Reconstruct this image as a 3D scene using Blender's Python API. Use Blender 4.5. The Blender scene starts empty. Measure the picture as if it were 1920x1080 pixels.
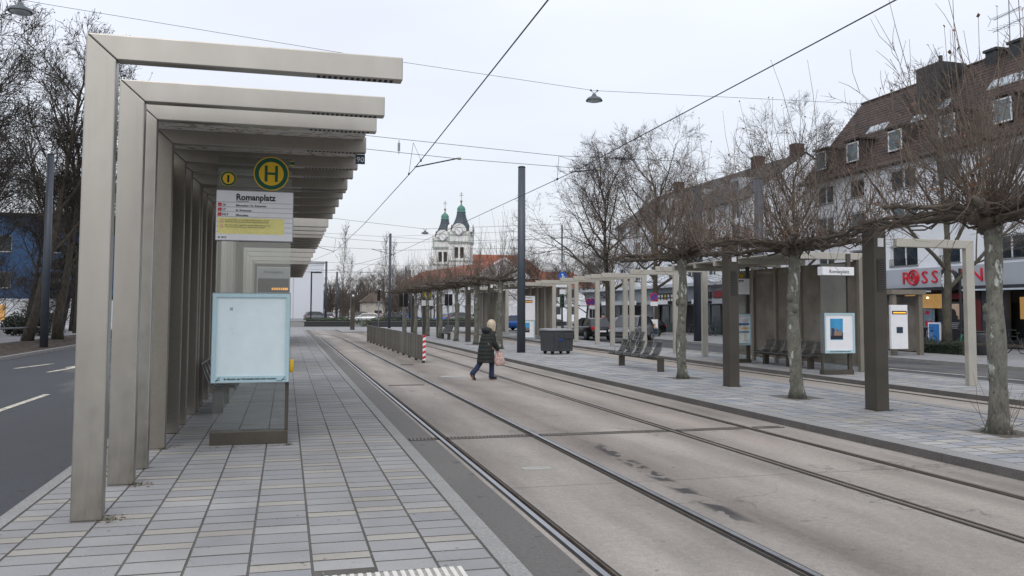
import bpy, math, random
from mathutils import Vector, Matrix
R = math.radians
PI = math.pi
S = bpy.context.scene
COL = S.collection
random.seed(7)

# ------------------------------------------------------------------ camera
CAMH = 1.903
YAW = math.atan(422/1600); PITCH = math.atan(96/1600)
cd = bpy.data.cameras.new('camera'); cam = bpy.data.objects.new('camera', cd); COL.objects.link(cam)
cam.location = (0, 0, CAMH)
cam.rotation_mode = 'QUATERNION'
cam.rotation_quaternion = (Matrix.Rotation(-YAW, 4, 'Z') @ Matrix.Rotation(R(90)+PITCH, 4, 'X') @ Matrix.Rotation(0.004, 4, 'Z')).to_quaternion()
cd.sensor_width = 36; cd.lens = 36*1600/1920
cd.shift_y = -53/1920
cd.clip_start = .05; cd.clip_end = 3000
S.camera = cam

# ------------------------------------------------------------------ world, sun, exposure
W = bpy.data.worlds.new('World'); S.world = W; W.use_nodes = True
nt = W.node_tree; nt.nodes.clear()
def wn(t, **k):
    n = nt.nodes.new(t)
    for a, b in k.items(): setattr(n, a, b)
    return n
wo = wn('ShaderNodeOutputWorld'); add = wn('ShaderNodeAddShader')
b1 = wn('ShaderNodeBackground'); b2 = wn('ShaderNodeBackground')
sky = wn('ShaderNodeTexSky', sky_type='NISHITA'); sky.sun_disc = False
sky.sun_elevation = R(48); sky.sun_rotation = R(200); sky.dust_density = 4
SKY_N, SKY_O = .05, 1.0
b1.inputs[1].default_value = SKY_N
nt.links.new(sky.outputs[0], b1.inputs[0])
tc = wn('ShaderNodeTexCoord'); sep = wn('ShaderNodeSeparateXYZ'); mr = wn('ShaderNodeMapRange')
nt.links.new(tc.outputs['Generated'], sep.inputs[0]); nt.links.new(sep.outputs[2], mr.inputs[0])
mr.inputs[1].default_value = 0; mr.inputs[2].default_value = 1; mr.inputs[3].default_value = .72; mr.inputs[4].default_value = 1.15
noi = wn('ShaderNodeTexNoise'); noi.inputs['Scale'].default_value = 2.8; noi.inputs['Detail'].default_value = 6
mpn = wn('ShaderNodeMapping'); mpn.inputs['Scale'].default_value = (1, 1, 3)
nt.links.new(tc.outputs['Generated'], mpn.inputs[0]); nt.links.new(mpn.outputs[0], noi.inputs[0])
mr2 = wn('ShaderNodeMapRange'); mr2.inputs[1].default_value = .3; mr2.inputs[2].default_value = .7; mr2.inputs[3].default_value = .925; mr2.inputs[4].default_value = 1.035
nt.links.new(noi.outputs[0], mr2.inputs[0])
mu = wn('ShaderNodeMath', operation='MULTIPLY'); nt.links.new(mr.outputs[0], mu.inputs[0]); nt.links.new(mr2.outputs[0], mu.inputs[1])
vm = wn('ShaderNodeVectorMath', operation='SCALE'); vm.inputs[0].default_value = (.955, .972, 1.028)
nt.links.new(mu.outputs[0], vm.inputs['Scale']); nt.links.new(vm.outputs[0], b2.inputs[0]); b2.inputs[1].default_value = SKY_O
nt.links.new(b1.outputs[0], add.inputs[0]); nt.links.new(b2.outputs[0], add.inputs[1]); nt.links.new(add.outputs[0], wo.inputs[0])
sd = bpy.data.lights.new('sun', 'SUN'); sd.energy = .4; sd.angle = R(30); sd.color = (1, .97, .93)
so = bpy.data.objects.new('sun', sd); COL.objects.link(so)
so.rotation_euler = (R(42), 0, R(-20)); so.location = (0, 0, 60)
S.view_settings.view_transform = 'Standard'; S.view_settings.look = 'None'
S.view_settings.exposure = 0; S.view_settings.gamma = 1; S.view_settings.use_curve_mapping = False

def ux(px, Y):
    "world X on the line of sight of photo column px at depth Y (used to stand far buildings in the right bearing)"
    a = (px-960)/1600
    c, s = math.cos(YAW), math.sin(YAW)
    return Y*(a*c+s)/(c-a*s)

# ------------------------------------------------------------------ materials
def lin(r, g=None, b=None):
    if g is None: r, g, b = r
    f = lambda c: (c/255/12.92) if c/255 <= .04045 else ((c/255+.055)/1.055)**2.4
    return (f(r), f(g), f(b))
def newmat(name):
    m = bpy.data.materials.new(name); m.use_nodes = True
    n = m.node_tree.nodes; p = n['Principled BSDF']
    return m, m.node_tree, p
def nd(t, typ, **k):
    n = t.nodes.new(typ)
    for a, b in k.items(): setattr(n, a, b)
    return n
def noise(t, vec, scale, detail=4, rough=.55, stretch=None):
    n = nd(t, 'ShaderNodeTexNoise'); n.inputs['Scale'].default_value = scale; n.inputs['Detail'].default_value = detail; n.inputs['Roughness'].default_value = rough
    if stretch:
        mp = nd(t, 'ShaderNodeMapping'); mp.inputs['Scale'].default_value = stretch; t.links.new(vec, mp.inputs[0]); vec = mp.outputs[0]
    t.links.new(vec, n.inputs[0]); return n.outputs[0]
def rng(t, val, a, b, c, d):
    n = nd(t, 'ShaderNodeMapRange'); t.links.new(val, n.inputs[0])
    for i, x in enumerate((a, b, c, d)): n.inputs[i+1].default_value = x
    return n.outputs[0]
def mixc(t, fac, a, b, blend='MIX'):
    n = nd(t, 'ShaderNodeMix', data_type='RGBA', blend_type=blend)
    if isinstance(fac, float): n.inputs[0].default_value = fac
    else: t.links.new(fac, n.inputs[0])
    for i, x in ((6, a), (7, b)):
        if isinstance(x, tuple): n.inputs[i].default_value = (*x, 1)
        else: t.links.new(x, n.inputs[i])
    return n.outputs[2]
def mth(t, op, a, b=None):
    n = nd(t, 'ShaderNodeMath', operation=op)
    for i, x in enumerate((a, b)):
        if x is None: continue
        if isinstance(x, (int, float)): n.inputs[i].default_value = x
        else: t.links.new(x, n.inputs[i])
    return n.outputs[0]
def scalec(t, col, fac):
    n = nd(t, 'ShaderNodeVectorMath', operation='SCALE')
    if isinstance(col, tuple): n.inputs[0].default_value = col
    else: t.links.new(col, n.inputs[0])
    t.links.new(fac, n.inputs['Scale']); return n.outputs[0]
def bump(t, p, h, strength=.3, dist=.01):
    n = nd(t, 'ShaderNodeBump'); n.inputs['Strength'].default_value = strength; n.inputs['Distance'].default_value = dist
    t.links.new(h, n.inputs['Height']); t.links.new(n.outputs[0], p.inputs['Normal'])
def coord(t, kind='Object'): return nd(t, 'ShaderNodeTexCoord').outputs[kind]
MATS = {}
def M(name, col, rough=.6, metal=0., var=.18, scale=3., fine=.08, fscale=60., bmp=.0, emit=None, es=1., spec=None, stretch=None, orand=0.):
    if name in MATS: return MATS[name]
    m, t, p = newmat(name); v = coord(t)
    f = rng(t, noise(t, v, scale, 5, stretch=stretch), .3, .7, 1-var, 1+var)
    f2 = rng(t, noise(t, v, fscale, 3), .3, .7, 1-fine, 1+fine)
    f = mth(t, 'MULTIPLY', f, f2)
    if orand: f = mth(t, 'MULTIPLY', f, rng(t, nd(t, 'ShaderNodeObjectInfo').outputs['Random'], 0, 1, 1-orand, 1+orand))
    t.links.new(scalec(t, col, f), p.inputs['Base Color'])
    p.inputs['Metallic'].default_value = metal
    t.links.new(rng(t, noise(t, v, scale*2, 3), .3, .7, max(.02, rough-.08), min(1, rough+.08)), p.inputs['Roughness'])
    if spec is not None: p.inputs['Specular IOR Level'].default_value = spec
    if bmp: bump(t, p, noise(t, v, fscale, 4), bmp, .004)
    if emit: p.inputs['Emission Color'].default_value = (*emit, 1); p.inputs['Emission Strength'].default_value = es
    MATS[name] = m; return m
def glass(name, tint, alpha, rough=.03, back=None):
    "thin glass: transparent with a Fresnel reflection; alpha = share of tint body"
    m, t, p = newmat(name); t.nodes.remove(p)
    out = t.nodes['Material Output']; tr = nd(t, 'ShaderNodeBsdfTransparent'); tr.inputs[0].default_value = (*tint, 1)
    gl = nd(t, 'ShaderNodeBsdfGlossy'); gl.inputs['Roughness'].default_value = rough
    fr = nd(t, 'ShaderNodeLayerWeight'); fr.inputs[0].default_value = .25
    f = rng(t, fr.outputs['Fresnel'], 0, 1, .03, .9)
    mx = nd(t, 'ShaderNodeMixShader'); t.links.new(f, mx.inputs[0]); t.links.new(tr.outputs[0], mx.inputs[1]); t.links.new(gl.outputs[0], mx.inputs[2])
    o = mx.outputs[0]
    if alpha > 0:
        df = nd(t, 'ShaderNodeBsdfDiffuse'); v = coord(t)
        t.links.new(scalec(t, back or tint, rng(t, noise(t, v, 1.5, 5), .3, .7, .75, 1.25)), df.inputs[0])
        m2 = nd(t, 'ShaderNodeMixShader'); m2.inputs[0].default_value = alpha; t.links.new(o, m2.inputs[1]); t.links.new(df.outputs[0], m2.inputs[2])
        m3 = nd(t, 'ShaderNodeMixShader'); t.links.new(f, m3.inputs[0]); t.links.new(m2.outputs[0], m3.inputs[1]); t.links.new(gl.outputs[0], m3.inputs[2]); o = m3.outputs[0]
    t.links.new(o, out.inputs[0]); return m

def m_paver(name, cols, var=.12):
    m, t, p = newmat(name); v = coord(t, 'Object')
    g = nd(t, 'ShaderNodeNewGeometry'); oi = nd(t, 'ShaderNodeObjectInfo')
    r = mth(t, 'FRACT', mth(t, 'ADD', g.outputs['Random Per Island'], oi.outputs['Random']))
    cr = nd(t, 'ShaderNodeValToRGB'); cr.color_ramp.interpolation = 'LINEAR'
    e = cr.color_ramp.elements
    for i, c in enumerate(cols):
        q = e[i] if i < 2 else e.new(i/(len(cols)-1))
        q.position = i/(len(cols)-1); q.color = (*c, 1)
    t.links.new(r, cr.inputs[0])
    pv = g.outputs['Position']
    f = rng(t, noise(t, pv, 1.1, 5), .3, .7, 1-var, 1+var*.8)
    f2 = rng(t, noise(t, pv, 90, 3, .7), .25, .75, .82, 1.16)
    vo = nd(t, 'ShaderNodeTexVoronoi'); vo.inputs['Scale'].default_value = 6; t.links.new(pv, vo.inputs[0]); sc_ = nd(t, 'ShaderNodeSeparateColor'); t.links.new(vo.outputs['Color'], sc_.inputs[0])
    spot = mth(t, 'MULTIPLY', rng(t, vo.outputs['Distance'], .06, .11, 1, 0), rng(t, sc_.outputs[0], .6, .61, 0, 1))
    f3 = mth(t, 'MULTIPLY', rng(t, noise(t, pv, 9, 5, .7), .6, .74, 1, .72), rng(t, noise(t, pv, .35, 4, .6), .35, .7, 1.08, .80))
    f3 = mth(t, 'MULTIPLY', f3, rng(t, spot, 0, 1, 1, .45))
    c = scalec(t, cr.outputs[0], mth(t, 'MULTIPLY', mth(t, 'MULTIPLY', f, f2), f3))
    t.links.new(c, p.inputs['Base Color']); p.inputs['Roughness'].default_value = .82; p.inputs['Specular IOR Level'].default_value = .3
    bump(t, p, noise(t, pv, 120, 4, .7), .25, .003); return m
PAVE_G = m_paver('concrete_paver_grey', [(.265, .268, .272), (.305, .306, .306), (.255, .262, .273), (.283, .284, .284), (.32, .32, .317), (.272, .275, .279)])
PAVE_C = m_paver('concrete_paver_cream', [(0.319, 0.305, 0.271), (0.364, 0.349, 0.314), (0.302, 0.293, 0.267)])
PAVE_I = m_paver('island_paver', [(0.280, 0.293, 0.314), (0.358, 0.364, 0.370), (0.230, 0.255, 0.293), (0.403, 0.392, 0.370), (0.319, 0.327, 0.338), (0.280, 0.291, 0.302)])
JOINT = M('joint_sand', (.095, .09, .082), .95, var=.35, scale=1.5, fine=.3)
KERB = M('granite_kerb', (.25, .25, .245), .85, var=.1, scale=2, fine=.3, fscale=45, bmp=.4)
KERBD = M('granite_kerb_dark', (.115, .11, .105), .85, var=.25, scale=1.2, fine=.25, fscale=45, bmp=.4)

def m_track():
    m, t, p = newmat('track_concrete'); g = nd(t, 'ShaderNodeNewGeometry'); v = g.outputs['Position']
    sx = nd(t, 'ShaderNodeSeparateXYZ'); t.links.new(v, sx.inputs[0]); X = sx.outputs[0]; Y = sx.outputs[1]
    base = mixc(t, rng(t, noise(t, v, .9, 6, .6, (1, .25, 1)), .35, .65, 0, 1), (.240, .221, .197), (.362, .335, .305))
    base = mixc(t, rng(t, noise(t, v, .35, 4, .6, (2.2, .12, 1)), .45, .7, 0, .55), base, (.35, .295, .252))
    # tyre and wear bands running along the track
    wob = mth(t, 'ADD', X, rng(t, noise(t, v, .5, 3), 0, 1, -.2, .2))
    def band(c, w, s):
        d = mth(t, 'ABSOLUTE', mth(t, 'SUBTRACT', wob, c)); return rng(t, d, 0, w, s, 0)
    nb = rng(t, noise(t, v, 1.2, 5, .65, (1, .2, 1)), .3, .7, .35, 1.1)
    for c, w, s in ((2.45, .35, .5), (3.55, .35, .5), (4.25, .75, .75), (5.75, .35, .45), (6.2, .4, .4), (7.15, .35, .4), (7.75, .4, .5), (12.6, .6, .4)):
        base = mixc(t, mth(t, 'MULTIPLY', band(c, w, s), nb), base, (.085, .074, .062))
    # damp drip stains beside the second rail
    dmp = mth(t, 'MULTIPLY', rng(t, noise(t, v, 4.2, 2, .5, (1.0, .6, 1)),   .485, .50, 0, 1), mth(t, 'MULTIPLY', rng(t, mth(t, 'ABSOLUTE', mth(t, 'SUBTRACT', mth(t, 'ADD', X, rng(t, Y, 7, 12, .14, -.14)), 4.2)), .05, .13, 1, 0), mth(t, 'MULTIPLY', rng(t, Y, 6.6, 7.4, 0, 1), rng(t, Y, 11.2, 12.2, 1, 0))))
    base = mixc(t, mth(t, 'MULTIPLY', dmp, .95), base, (.04, .037, .038))
    mj = mth(t, 'ABSOLUTE', mth(t, 'SUBTRACT', mth(t, 'FRACT', mth(t, 'MULTIPLY', Y, 1/6.)), .5)); base = mixc(t, rng(t, mj, .0012, .0028, .7, 0), base, (.10, .09, .08))
    vc = nd(t, 'ShaderNodeTexVoronoi', feature='DISTANCE_TO_EDGE'); vc.inputs['Scale'].default_value = .33; wv = nd(t, 'ShaderNodeVectorMath', operation='ADD'); t.links.new(v, wv.inputs[0]); nn = nd(t, 'ShaderNodeTexNoise'); nn.inputs['Scale'].default_value = 1.7; nn.inputs['Detail'].default_value = 6; t.links.new(v, nn.inputs[0]); t.links.new(nn.outputs['Color'], wv.inputs[1]); t.links.new(wv.outputs[0], vc.inputs[0])
    base = mixc(t, mth(t, 'MULTIPLY', rng(t, vc.outputs['Distance'], .002, .006, .55, 0), rng(t, noise(t, v, .6, 2), .5, .56, 0, 1)), base, (.11, .10, .09))
    sp = rng(t, noise(t, v, 5.5, 2, .5), .70, .73, 0, .65); base = mixc(t, sp, base, (.11, .10, .09))
    f2 = rng(t, noise(t, v, 110, 3, .7), .25, .75, .66, 1.34)
    f3 = mth(t, 'MULTIPLY', rng(t, noise(t, v, 14, 5, .75), .3, .7, .84, 1.15), rng(t, noise(t, v, 45, 3, .7), .3, .7, .86, 1.14))
    t.links.new(scalec(t, base, mth(t, 'MULTIPLY', f2, f3)), p.inputs['Base Color']); p.inputs['Roughness'].default_value = .8; p.inputs['Specular IOR Level'].default_value = .35
    bump(t, p, noise(t, v, 140, 4, .7), .3, .003); return m
TRACK = m_track()
def m_asph(name, col, patch, pcol):
    m, t, p = newmat(name); g = nd(t, 'ShaderNodeNewGeometry'); v = g.outputs['Position']
    b = mixc(t, rng(t, noise(t, v, .55, 5, .6, (1, .35, 1)), .35, .68, 0, 1), col, tuple(c*1.25 for c in col))
    b = mixc(t, rng(t, noise(t, v, .22, 3, .5, (1.4, .5, 1)), .54, .6, 0, patch), b, pcol)
    b = mixc(t, rng(t, noise(t, v, 5, 2, .5), .66, .69, 0, .7), b, tuple(c*.5 for c in col))
    b = scalec(t, b, mth(t, 'MULTIPLY', rng(t, noise(t, v, 22, 4, .75), .3, .7, .8, 1.2), rng(t, noise(t, v, 55, 3, .7), .3, .7, .82, 1.18)))
    t.links.new(scalec(t, b, rng(t, noise(t, v, 130, 3, .7), .25, .75, .55, 1.5)), p.inputs['Base Color']); p.inputs['Roughness'].default_value = .72
    bump(t, p, noise(t, v, 150, 4, .7), .5, .004); return m
ASPH = m_asph('asphalt', (.036, .039, .046), .9, (.10, .098, .096))
STRIP = m_asph('asphalt_strip', (.105, .10, .094), .4, (.15, .14, .128))
PAVING = m_asph('far_pavement', (.21, .215, .222), .5, (.27, .267, .258))
EARTH = M('earth', (.055, .045, .036), .95, var=.4, scale=2, fine=.4, bmp=.5)
GROUND = M('ground', (.15, .147, .14), .9, var=.2, scale=.1)
def m_alu():
    m, t, p = newmat('portal_metal'); v = coord(t)
    sx = nd(t, 'ShaderNodeSeparateXYZ'); t.links.new(v, sx.inputs[0])
    c = mixc(t, rng(t, noise(t, v, 1.6, 5, .6, (1, 1, .35)), .3, .7, 0, 1), (.385, .37, .337), (.455, .44, .405))
    dirt = mth(t, 'MULTIPLY', rng(t, noise(t, v, 3.5, 6, .7, (1, 1, .25)), .4, .75, .2, 1), rng(t, sx.outputs[2], 0, .75, .95, 0))
    c = mixc(t, dirt, c, (.16, .14, .115))
    c = mixc(t, rng(t, noise(t, v, 12, 5, .7, (1, 1, .06)), .58, .78, 0, .22), c, (.26, .235, .19))
    t.links.new(c, p.inputs['Base Color']); p.inputs['Metallic'].default_value = .92
    t.links.new(rng(t, noise(t, v, 5, 4),   .3, .7, .32, .46), p.inputs['Roughness']); return m
ALU = m_alu()
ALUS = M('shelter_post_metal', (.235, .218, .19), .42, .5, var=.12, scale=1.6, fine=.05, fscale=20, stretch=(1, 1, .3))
ALUB = M('shelter_beam_metal', (.33, .31, .275), .42, .5, var=.12, scale=1.6, fine=.05, fscale=20)
ALUR = M('portal_metal_light', (.46, .44, .385), .45, .5, var=.08, scale=1.5, fine=.05, fscale=20)
BROWN = M('brown_metal', (.075, .067, .054), .45, .3, var=.14, scale=2, fine=.06, fscale=25)
BROWN2 = M('brown_panel', (.20, .178, .146), .4, .3, var=.16, scale=1.3, fine=.1, fscale=14, stretch=(1, 1, .3), orand=.12)
SLATM = M('barrier_slat', (.155, .145, .122), .6, .2, var=.25, scale=1.6, fine=.15, fscale=12, stretch=(1, 1, .3), orand=.35)
MAST = M('mast_paint', (.062, .074, .094), .45, .2, var=.1, scale=2, fine=.05)
STEEL = M('rail_steel', (.33, .34, .36), .34, .85, var=.15, scale=3, fine=.1, stretch=(1, .1, 1))
STEELW = M('rail_steel_worn', (.21, .185, .155), .5, .6, var=.25, scale=3, fine=.1, stretch=(1, .1, 1))
RUST = M('rail_rust', (.095, .075, .058), .85, .2, var=.35, scale=4, fine=.3)
BLACK = M('black_rubber', (.014, .013, .013), .8, var=.2)
DARK = M('dark_metal', (.03, .032, .036), .5, .3, var=.15)
GREYM = M('grey_metal', (.23, .24, .25), .45, .5, var=.12)
WIREG = M('seat_wire', (.035, .037, .036), .55, .2, var=.15)
TUBEM = M('seat_tube', (.16, .165, .165), .4, .6, var=.1)
WHITE = M('white_board', (.78, .80, .83), .45, var=.04, scale=4, fine=.02)
WALLW = M('white_render', (.78, .81, .85), .85, var=.08, scale=.5, fine=.05, fscale=20)
WALLG = M('grey_render', (.40, .42, .45), .85, var=.1, scale=.6, fine=.05)
CYANF = M('case_frame', (.42, .60, .66), .4, .2, var=.05)
CYANW = M('case_back', (.66, .78, .82), .35, var=.05, scale=1.5, fine=.03, fscale=5)
YEL = M('sign_yellow', (.75, .48, .02), .5, var=.05)
GRN = M('sign_green', (.0, .095, .055), .5, var=.05)
YEL2 = M('notice_yellow', (.80, .74, .28), .6, var=.06)
INK = M('black_ink', (.012, .012, .016), .6, var=.05)
INKG = M('grey_ink', (.16, .16, .15), .6, var=.05)
REDS = M('sign_red', (.58, .012, .03), .45, var=.05)
BLUES = M('sign_blue', (.012, .12, .52), .45, var=.05)
NAVY = M('plate_navy', (.015, .035, .07), .45, var=.05)
ROADP = M('road_paint', (.52, .50, .42), .75, var=.4, scale=4, fine=.4, fscale=22)
def m_peel():
    m, t, p = newmat('peeling_ceiling'); v = coord(t)
    n = noise(t, v, 7, 5, .6, (1, 1.6, 1))
    c = mixc(t, rng(t, n, .53, .56, 0, 1), (.66, .65, .63), (.36, .29, .22))
    t.links.new(c, p.inputs['Base Color']); p.inputs['Roughness'].default_value = .6; bump(t, p, rng(t, n, .53, .55, 1, 0), .5, .005); return m
PEEL = m_peel()
def m_bark(name, a, b, c, patch=.35, sc=7):
    m, t, p = newmat(name); v = coord(t)
    n = noise(t, v, sc, 5, .6, (1, 1, .55)); k = mixc(t, rng(t, n, .35, .65, 0, 1), a, b)
    n2 = noise(t, v, sc*.7, 4, .6, (1.3, 1.3, .5)); k = mixc(t, rng(t, n2, .60, .635, 0, patch), k, c)
    n3 = noise(t, v, sc*2.4, 3, .6, (1, 1, .7)); k = mixc(t, rng(t, n3, .63, .68, 0, .7), k, tuple(x*.4 for x in a))
    k = scalec(t, k, rng(t, noise(t, v, sc*7, 4, .7, (1, 1, .35)), .3, .7, .72, 1.25))
    t.links.new(k, p.inputs['Base Color']); p.inputs['Roughness'].default_value = .9
    bump(t, p, noise(t, v, sc*4, 5, .7, (1, 1, .5)), .6, .02); return m
BARK = m_bark('plane_bark', (.10, .10, .083), (.185, .185, .157), (.46, .50, .46), .9, 6)
BARKF = m_bark('far_bark', (.05, .045, .036), (.10, .095, .07), (.16, .16, .12), .6, 3)
BARKD = m_bark('dark_bark', (.042, .035, .028), (.085, .072, .055), (.11, .10, .08), .6, 6)
LIMB = M('pollard_limb', (.075, .062, .048), .9, var=.35, scale=6, fine=.25, bmp=.5)
TWIG = M('twig', (.125, .098, .077), .85, var=.3, scale=2)
TWIGF = M('far_twig', (.088, .072, .061), .9, var=.25, scale=.6)
TWIGL = M('left_twig', (.050, .043, .037), .9, var=.25, scale=.6)
DRYL = M('dry_leaf', (.15, .07, .035), .8, var=.4, scale=9)
SEED = M('seed_ball', (.028, .022, .018), .9, var=.2)
LEAFG = M('hedge_leaf', (.040, .060, .022), .7, var=.4, scale=3)
LEAFD = M('dark_leaf', (.016, .028, .014), .7, var=.4, scale=3)
PINE = M('pine_needle', (.012, .018, .016), .8, var=.4, scale=2)
REDROOF = M('red_tile', (.30, .095, .055), .8, var=.2, scale=.4, fine=.15, fscale=3)
COPPER = M('copper_green', (.085, .21, .18), .6, var=.15, scale=.5)
SLATE = M('spire_slate', (.045, .062, .080), .55, var=.15, scale=.4)
CHURCHW = M('church_white', (.76, .77, .76), .85, var=.07, scale=.2)
CHURCHG = M('church_cornice', (.40, .45, .42), .85, var=.1, scale=.3)
BLUEW = M('blue_render', (.042, .098, .21), .8, var=.08, scale=.3)
WPANE = M('window_pane', (.030, .040, .048), .06, var=.4, scale=.8, spec=.7)
WPANE2 = M('window_pane_pale', (.12, .17, .19), .08, var=.4, scale=.8, spec=.7)
WFRAME = M('window_frame', (.72, .74, .76), .5, var=.03)
CARG = M('car_glass', (.018, .022, .026), .06, var=.2, spec=.7)
GLASS = glass('clear_glass', (.90, .93, .92), 0)
GLASSD = glass('screen_glass', (.86, .89, .88), .03, back=(.45, .5, .5))
BRGLASS = glass('brown_glass', (.42, .36, .30), .55, rough=.05, back=(.37, .33, .275))
def m_tiles():
    m, t, p = newmat('roof_tile'); v = coord(t)
    b = nd(t, 'ShaderNodeTexBrick'); b.inputs['Scale'].default_value = 1; b.inputs['Brick Width'].default_value = .3; b.inputs['Row Height'].default_value = .34
    b.inputs['Mortar Size'].default_value = .02; b.inputs['Color1'].default_value = (.072, .042, .034, 1); b.inputs['Color2'].default_value = (.046, .030, .027, 1); b.inputs['Mortar'].default_value = (.022, .018, .017, 1)
    mp = nd(t, 'ShaderNodeMapping'); mp.inputs['Rotation'].default_value = (0, R(-90), R(-90)); t.links.new(v, mp.inputs[0]); t.links.new(mp.outputs[0], b.inputs[0])
    t.links.new(scalec(t, b.outputs[0], rng(t, noise(t, v, .4, 5), .3, .7, .7, 1.35)), p.inputs['Base Color']); p.inputs['Roughness'].default_value = .8; return m
TILES = m_tiles()

# ------------------------------------------------------------------ mesh builder
class B:
    def __init__(s): s.v = []; s.f = []; s.mi = []; s.m = 0
    def add(s, vs, fs):
        o = len(s.v); s.v += [tuple(q) for q in vs]; s.f += [tuple(i+o for i in f) for f in fs]; s.mi += [s.m]*len(fs); return s
    def box(s, x0, x1, y0, y1, z0, z1, bottom=True):
        fs = [(4, 5, 6, 7), (0, 1, 5, 4), (1, 2, 6, 5), (2, 3, 7, 6), (3, 0, 4, 7)]
        if bottom: fs.append((3, 2, 1, 0))
        return s.add([(x0, y0, z0), (x1, y0, z0), (x1, y1, z0), (x0, y1, z0), (x0, y0, z1), (x1, y0, z1), (x1, y1, z1), (x0, y1, z1)], fs)
    def cbox(s, c, d, rot=None):
        vs = [Vector((sx*d[0]/2, sy*d[1]/2, sz*d[2]/2)) for sz in (-1, 1) for sx, sy in ((-1, -1), (1, -1), (1, 1), (-1, 1))]
        if rot is not None: vs = [rot @ q for q in vs]
        c = Vector(c); return s.add([q+c for q in vs], [(4, 5, 6, 7), (0, 1, 5, 4), (1, 2, 6, 5), (2, 3, 7, 6), (3, 0, 4, 7), (3, 2, 1, 0)])
    def quad(s, *p): return s.add(p, [tuple(range(len(p)))])
    def prism(s, poly, a0, a1, f):
        "poly of (u,v); f(u,v,a) -> xyz"
        n = len(poly); vs = [f(u, v, a0) for u, v in poly]+[f(u, v, a1) for u, v in poly]
        fs = [tuple(range(n-1, -1, -1)), tuple(range(n, 2*n))]+[(i, (i+1) % n, n+(i+1) % n, n+i) for i in range(n)]
        return s.add(vs, fs)
    def tube(s, pts, r, n=6, cap=True):
        pts = [Vector(p) for p in pts]; k = len(pts)
        rs = r if isinstance(r, (list, tuple)) else [r]*k
        vs = []; fs = []; up = None
        for i in range(k):
            d = (pts[min(i+1, k-1)]-pts[max(i-1, 0)])
            if d.length < 1e-9: d = Vector((0, 0, 1))
            d.normalize()
            if up is None:
                up = Vector((1, 0, 0)) if abs(d.x) < .8 else Vector((0, 1, 0))
            a = d.cross(up)
            if a.length < 1e-6: a = d.orthogonal()
            a.normalize(); b = a.cross(d); up = b
            for j in range(n):
                t = 2*PI*j/n; vs.append(pts[i]+(a*math.cos(t)+b*math.sin(t))*rs[i])
        for i in range(k-1):
            for j in range(n): fs.append((i*n+j, i*n+(j+1) % n, (i+1)*n+(j+1) % n, (i+1)*n+j))
        if cap: fs.append(tuple(range(n-1, -1, -1))); fs.append(tuple(range((k-1)*n, k*n)))
        return s.add(vs, fs)
    def cyl(s, x, y, z0, z1, r, n=16, r2=None): return s.tube([(x, y, z0), (x, y, z1)], [r, r if r2 is None else r2], n)
    def lathe(s, prof, n=16, c=(0, 0, 0), ax='z'):
        vs = []; fs = []; k = len(prof)
        for r, z in prof:
            for j in range(n):
                t = 2*PI*j/n; a, b = r*math.cos(t), r*math.sin(t)
                q = (a, b, z) if ax == 'z' else ((a, z, b) if ax == 'y' else (z, a, b)); vs.append((q[0]+c[0], q[1]+c[1], q[2]+c[2]))
        for i in range(k-1):
            for j in range(n): fs.append((i*n+j, i*n+(j+1) % n, (i+1)*n+(j+1) % n, (i+1)*n+j))
        fs.append(tuple(range(n-1, -1, -1))); fs.append(tuple(range((k-1)*n, k*n)))
        return s.add(vs, fs)
    def ell(s, c, r, n=10, m=6, rot=None):
        vs = []; fs = []
        for i in range(m+1):
            t = PI*i/m
            for j in range(n):
                q = 2*PI*j/n; p = Vector((r[0]*math.sin(t)*math.cos(q), r[1]*math.sin(t)*math.sin(q), -r[2]*math.cos(t)))
                if rot is not None: p = rot @ p
                vs.append(p+Vector(c))
        for i in range(m):
            for j in range(n): fs.append((i*n+j, i*n+(j+1) % n, (i+1)*n+(j+1) % n, (i+1)*n+j))
        return s.add(vs, fs)
    def sheet(s, poly, z): return s.add([(x, y, z) for x, y in poly], [tuple(range(len(poly)))])
    def mesh(s, name, mats, smooth=False):
        me = bpy.data.meshes.new(name); me.from_pydata(s.v, [], s.f)
        for m in (mats if isinstance(mats, (list, tuple)) else [mats]): me.materials.append(m)
        if any(s.mi): me.polygons.foreach_set('material_index', s.mi)
        if smooth: me.polygons.foreach_set('use_smooth', [True]*len(s.f))
        me.update(); return me
    def obj(s, name, mats, parent=None, smooth=False, bevel=0, loc=None):
        return link(name, s.mesh(name, mats, smooth), parent, bevel, loc)
def link(name, me, parent=None, bevel=0, loc=None):
    o = bpy.data.objects.new(name, me); COL.objects.link(o)
    if parent: o.parent = parent
    if loc: o.location = loc
    if bevel:
        q = o.modifiers.new('bevel', 'BEVEL'); q.width = bevel; q.segments = 2; q.limit_method = 'ANGLE'; q.angle_limit = R(40)
    return o
def tag(o, label, cat, group=None, kind=None):
    o['label'] = label; o['category'] = cat
    if group: o['group'] = group
    if kind: o['kind'] = kind
    return o
def thing(name, label, cat, loc=(0, 0, 0), rz=0, group=None):
    o = bpy.data.objects.new(name, None); COL.objects.link(o); o.empty_display_size = .3
    o.location = loc; o.rotation_euler = (0, 0, rz); return tag(o, label, cat, group)
def struct(o): o['kind'] = 'structure'; return o
def stuff(o): o['kind'] = 'stuff'; return o
def dup(root, loc=None, rz=None, label=None, sc=None):
    def cp(o, par):
        c = o.copy(); COL.objects.link(c); c.parent = par
        for ch in o.children: cp(ch, c)
        return c
    r = cp(root, root.parent)
    if loc is not None: r.location = loc
    if rz is not None: r.rotation_euler = (0, 0, rz)
    if sc is not None: r.scale = (sc,)*3 if isinstance(sc, (int, float)) else sc
    if label: r['label'] = label
    return r
VL = bpy.context.view_layer
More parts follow.
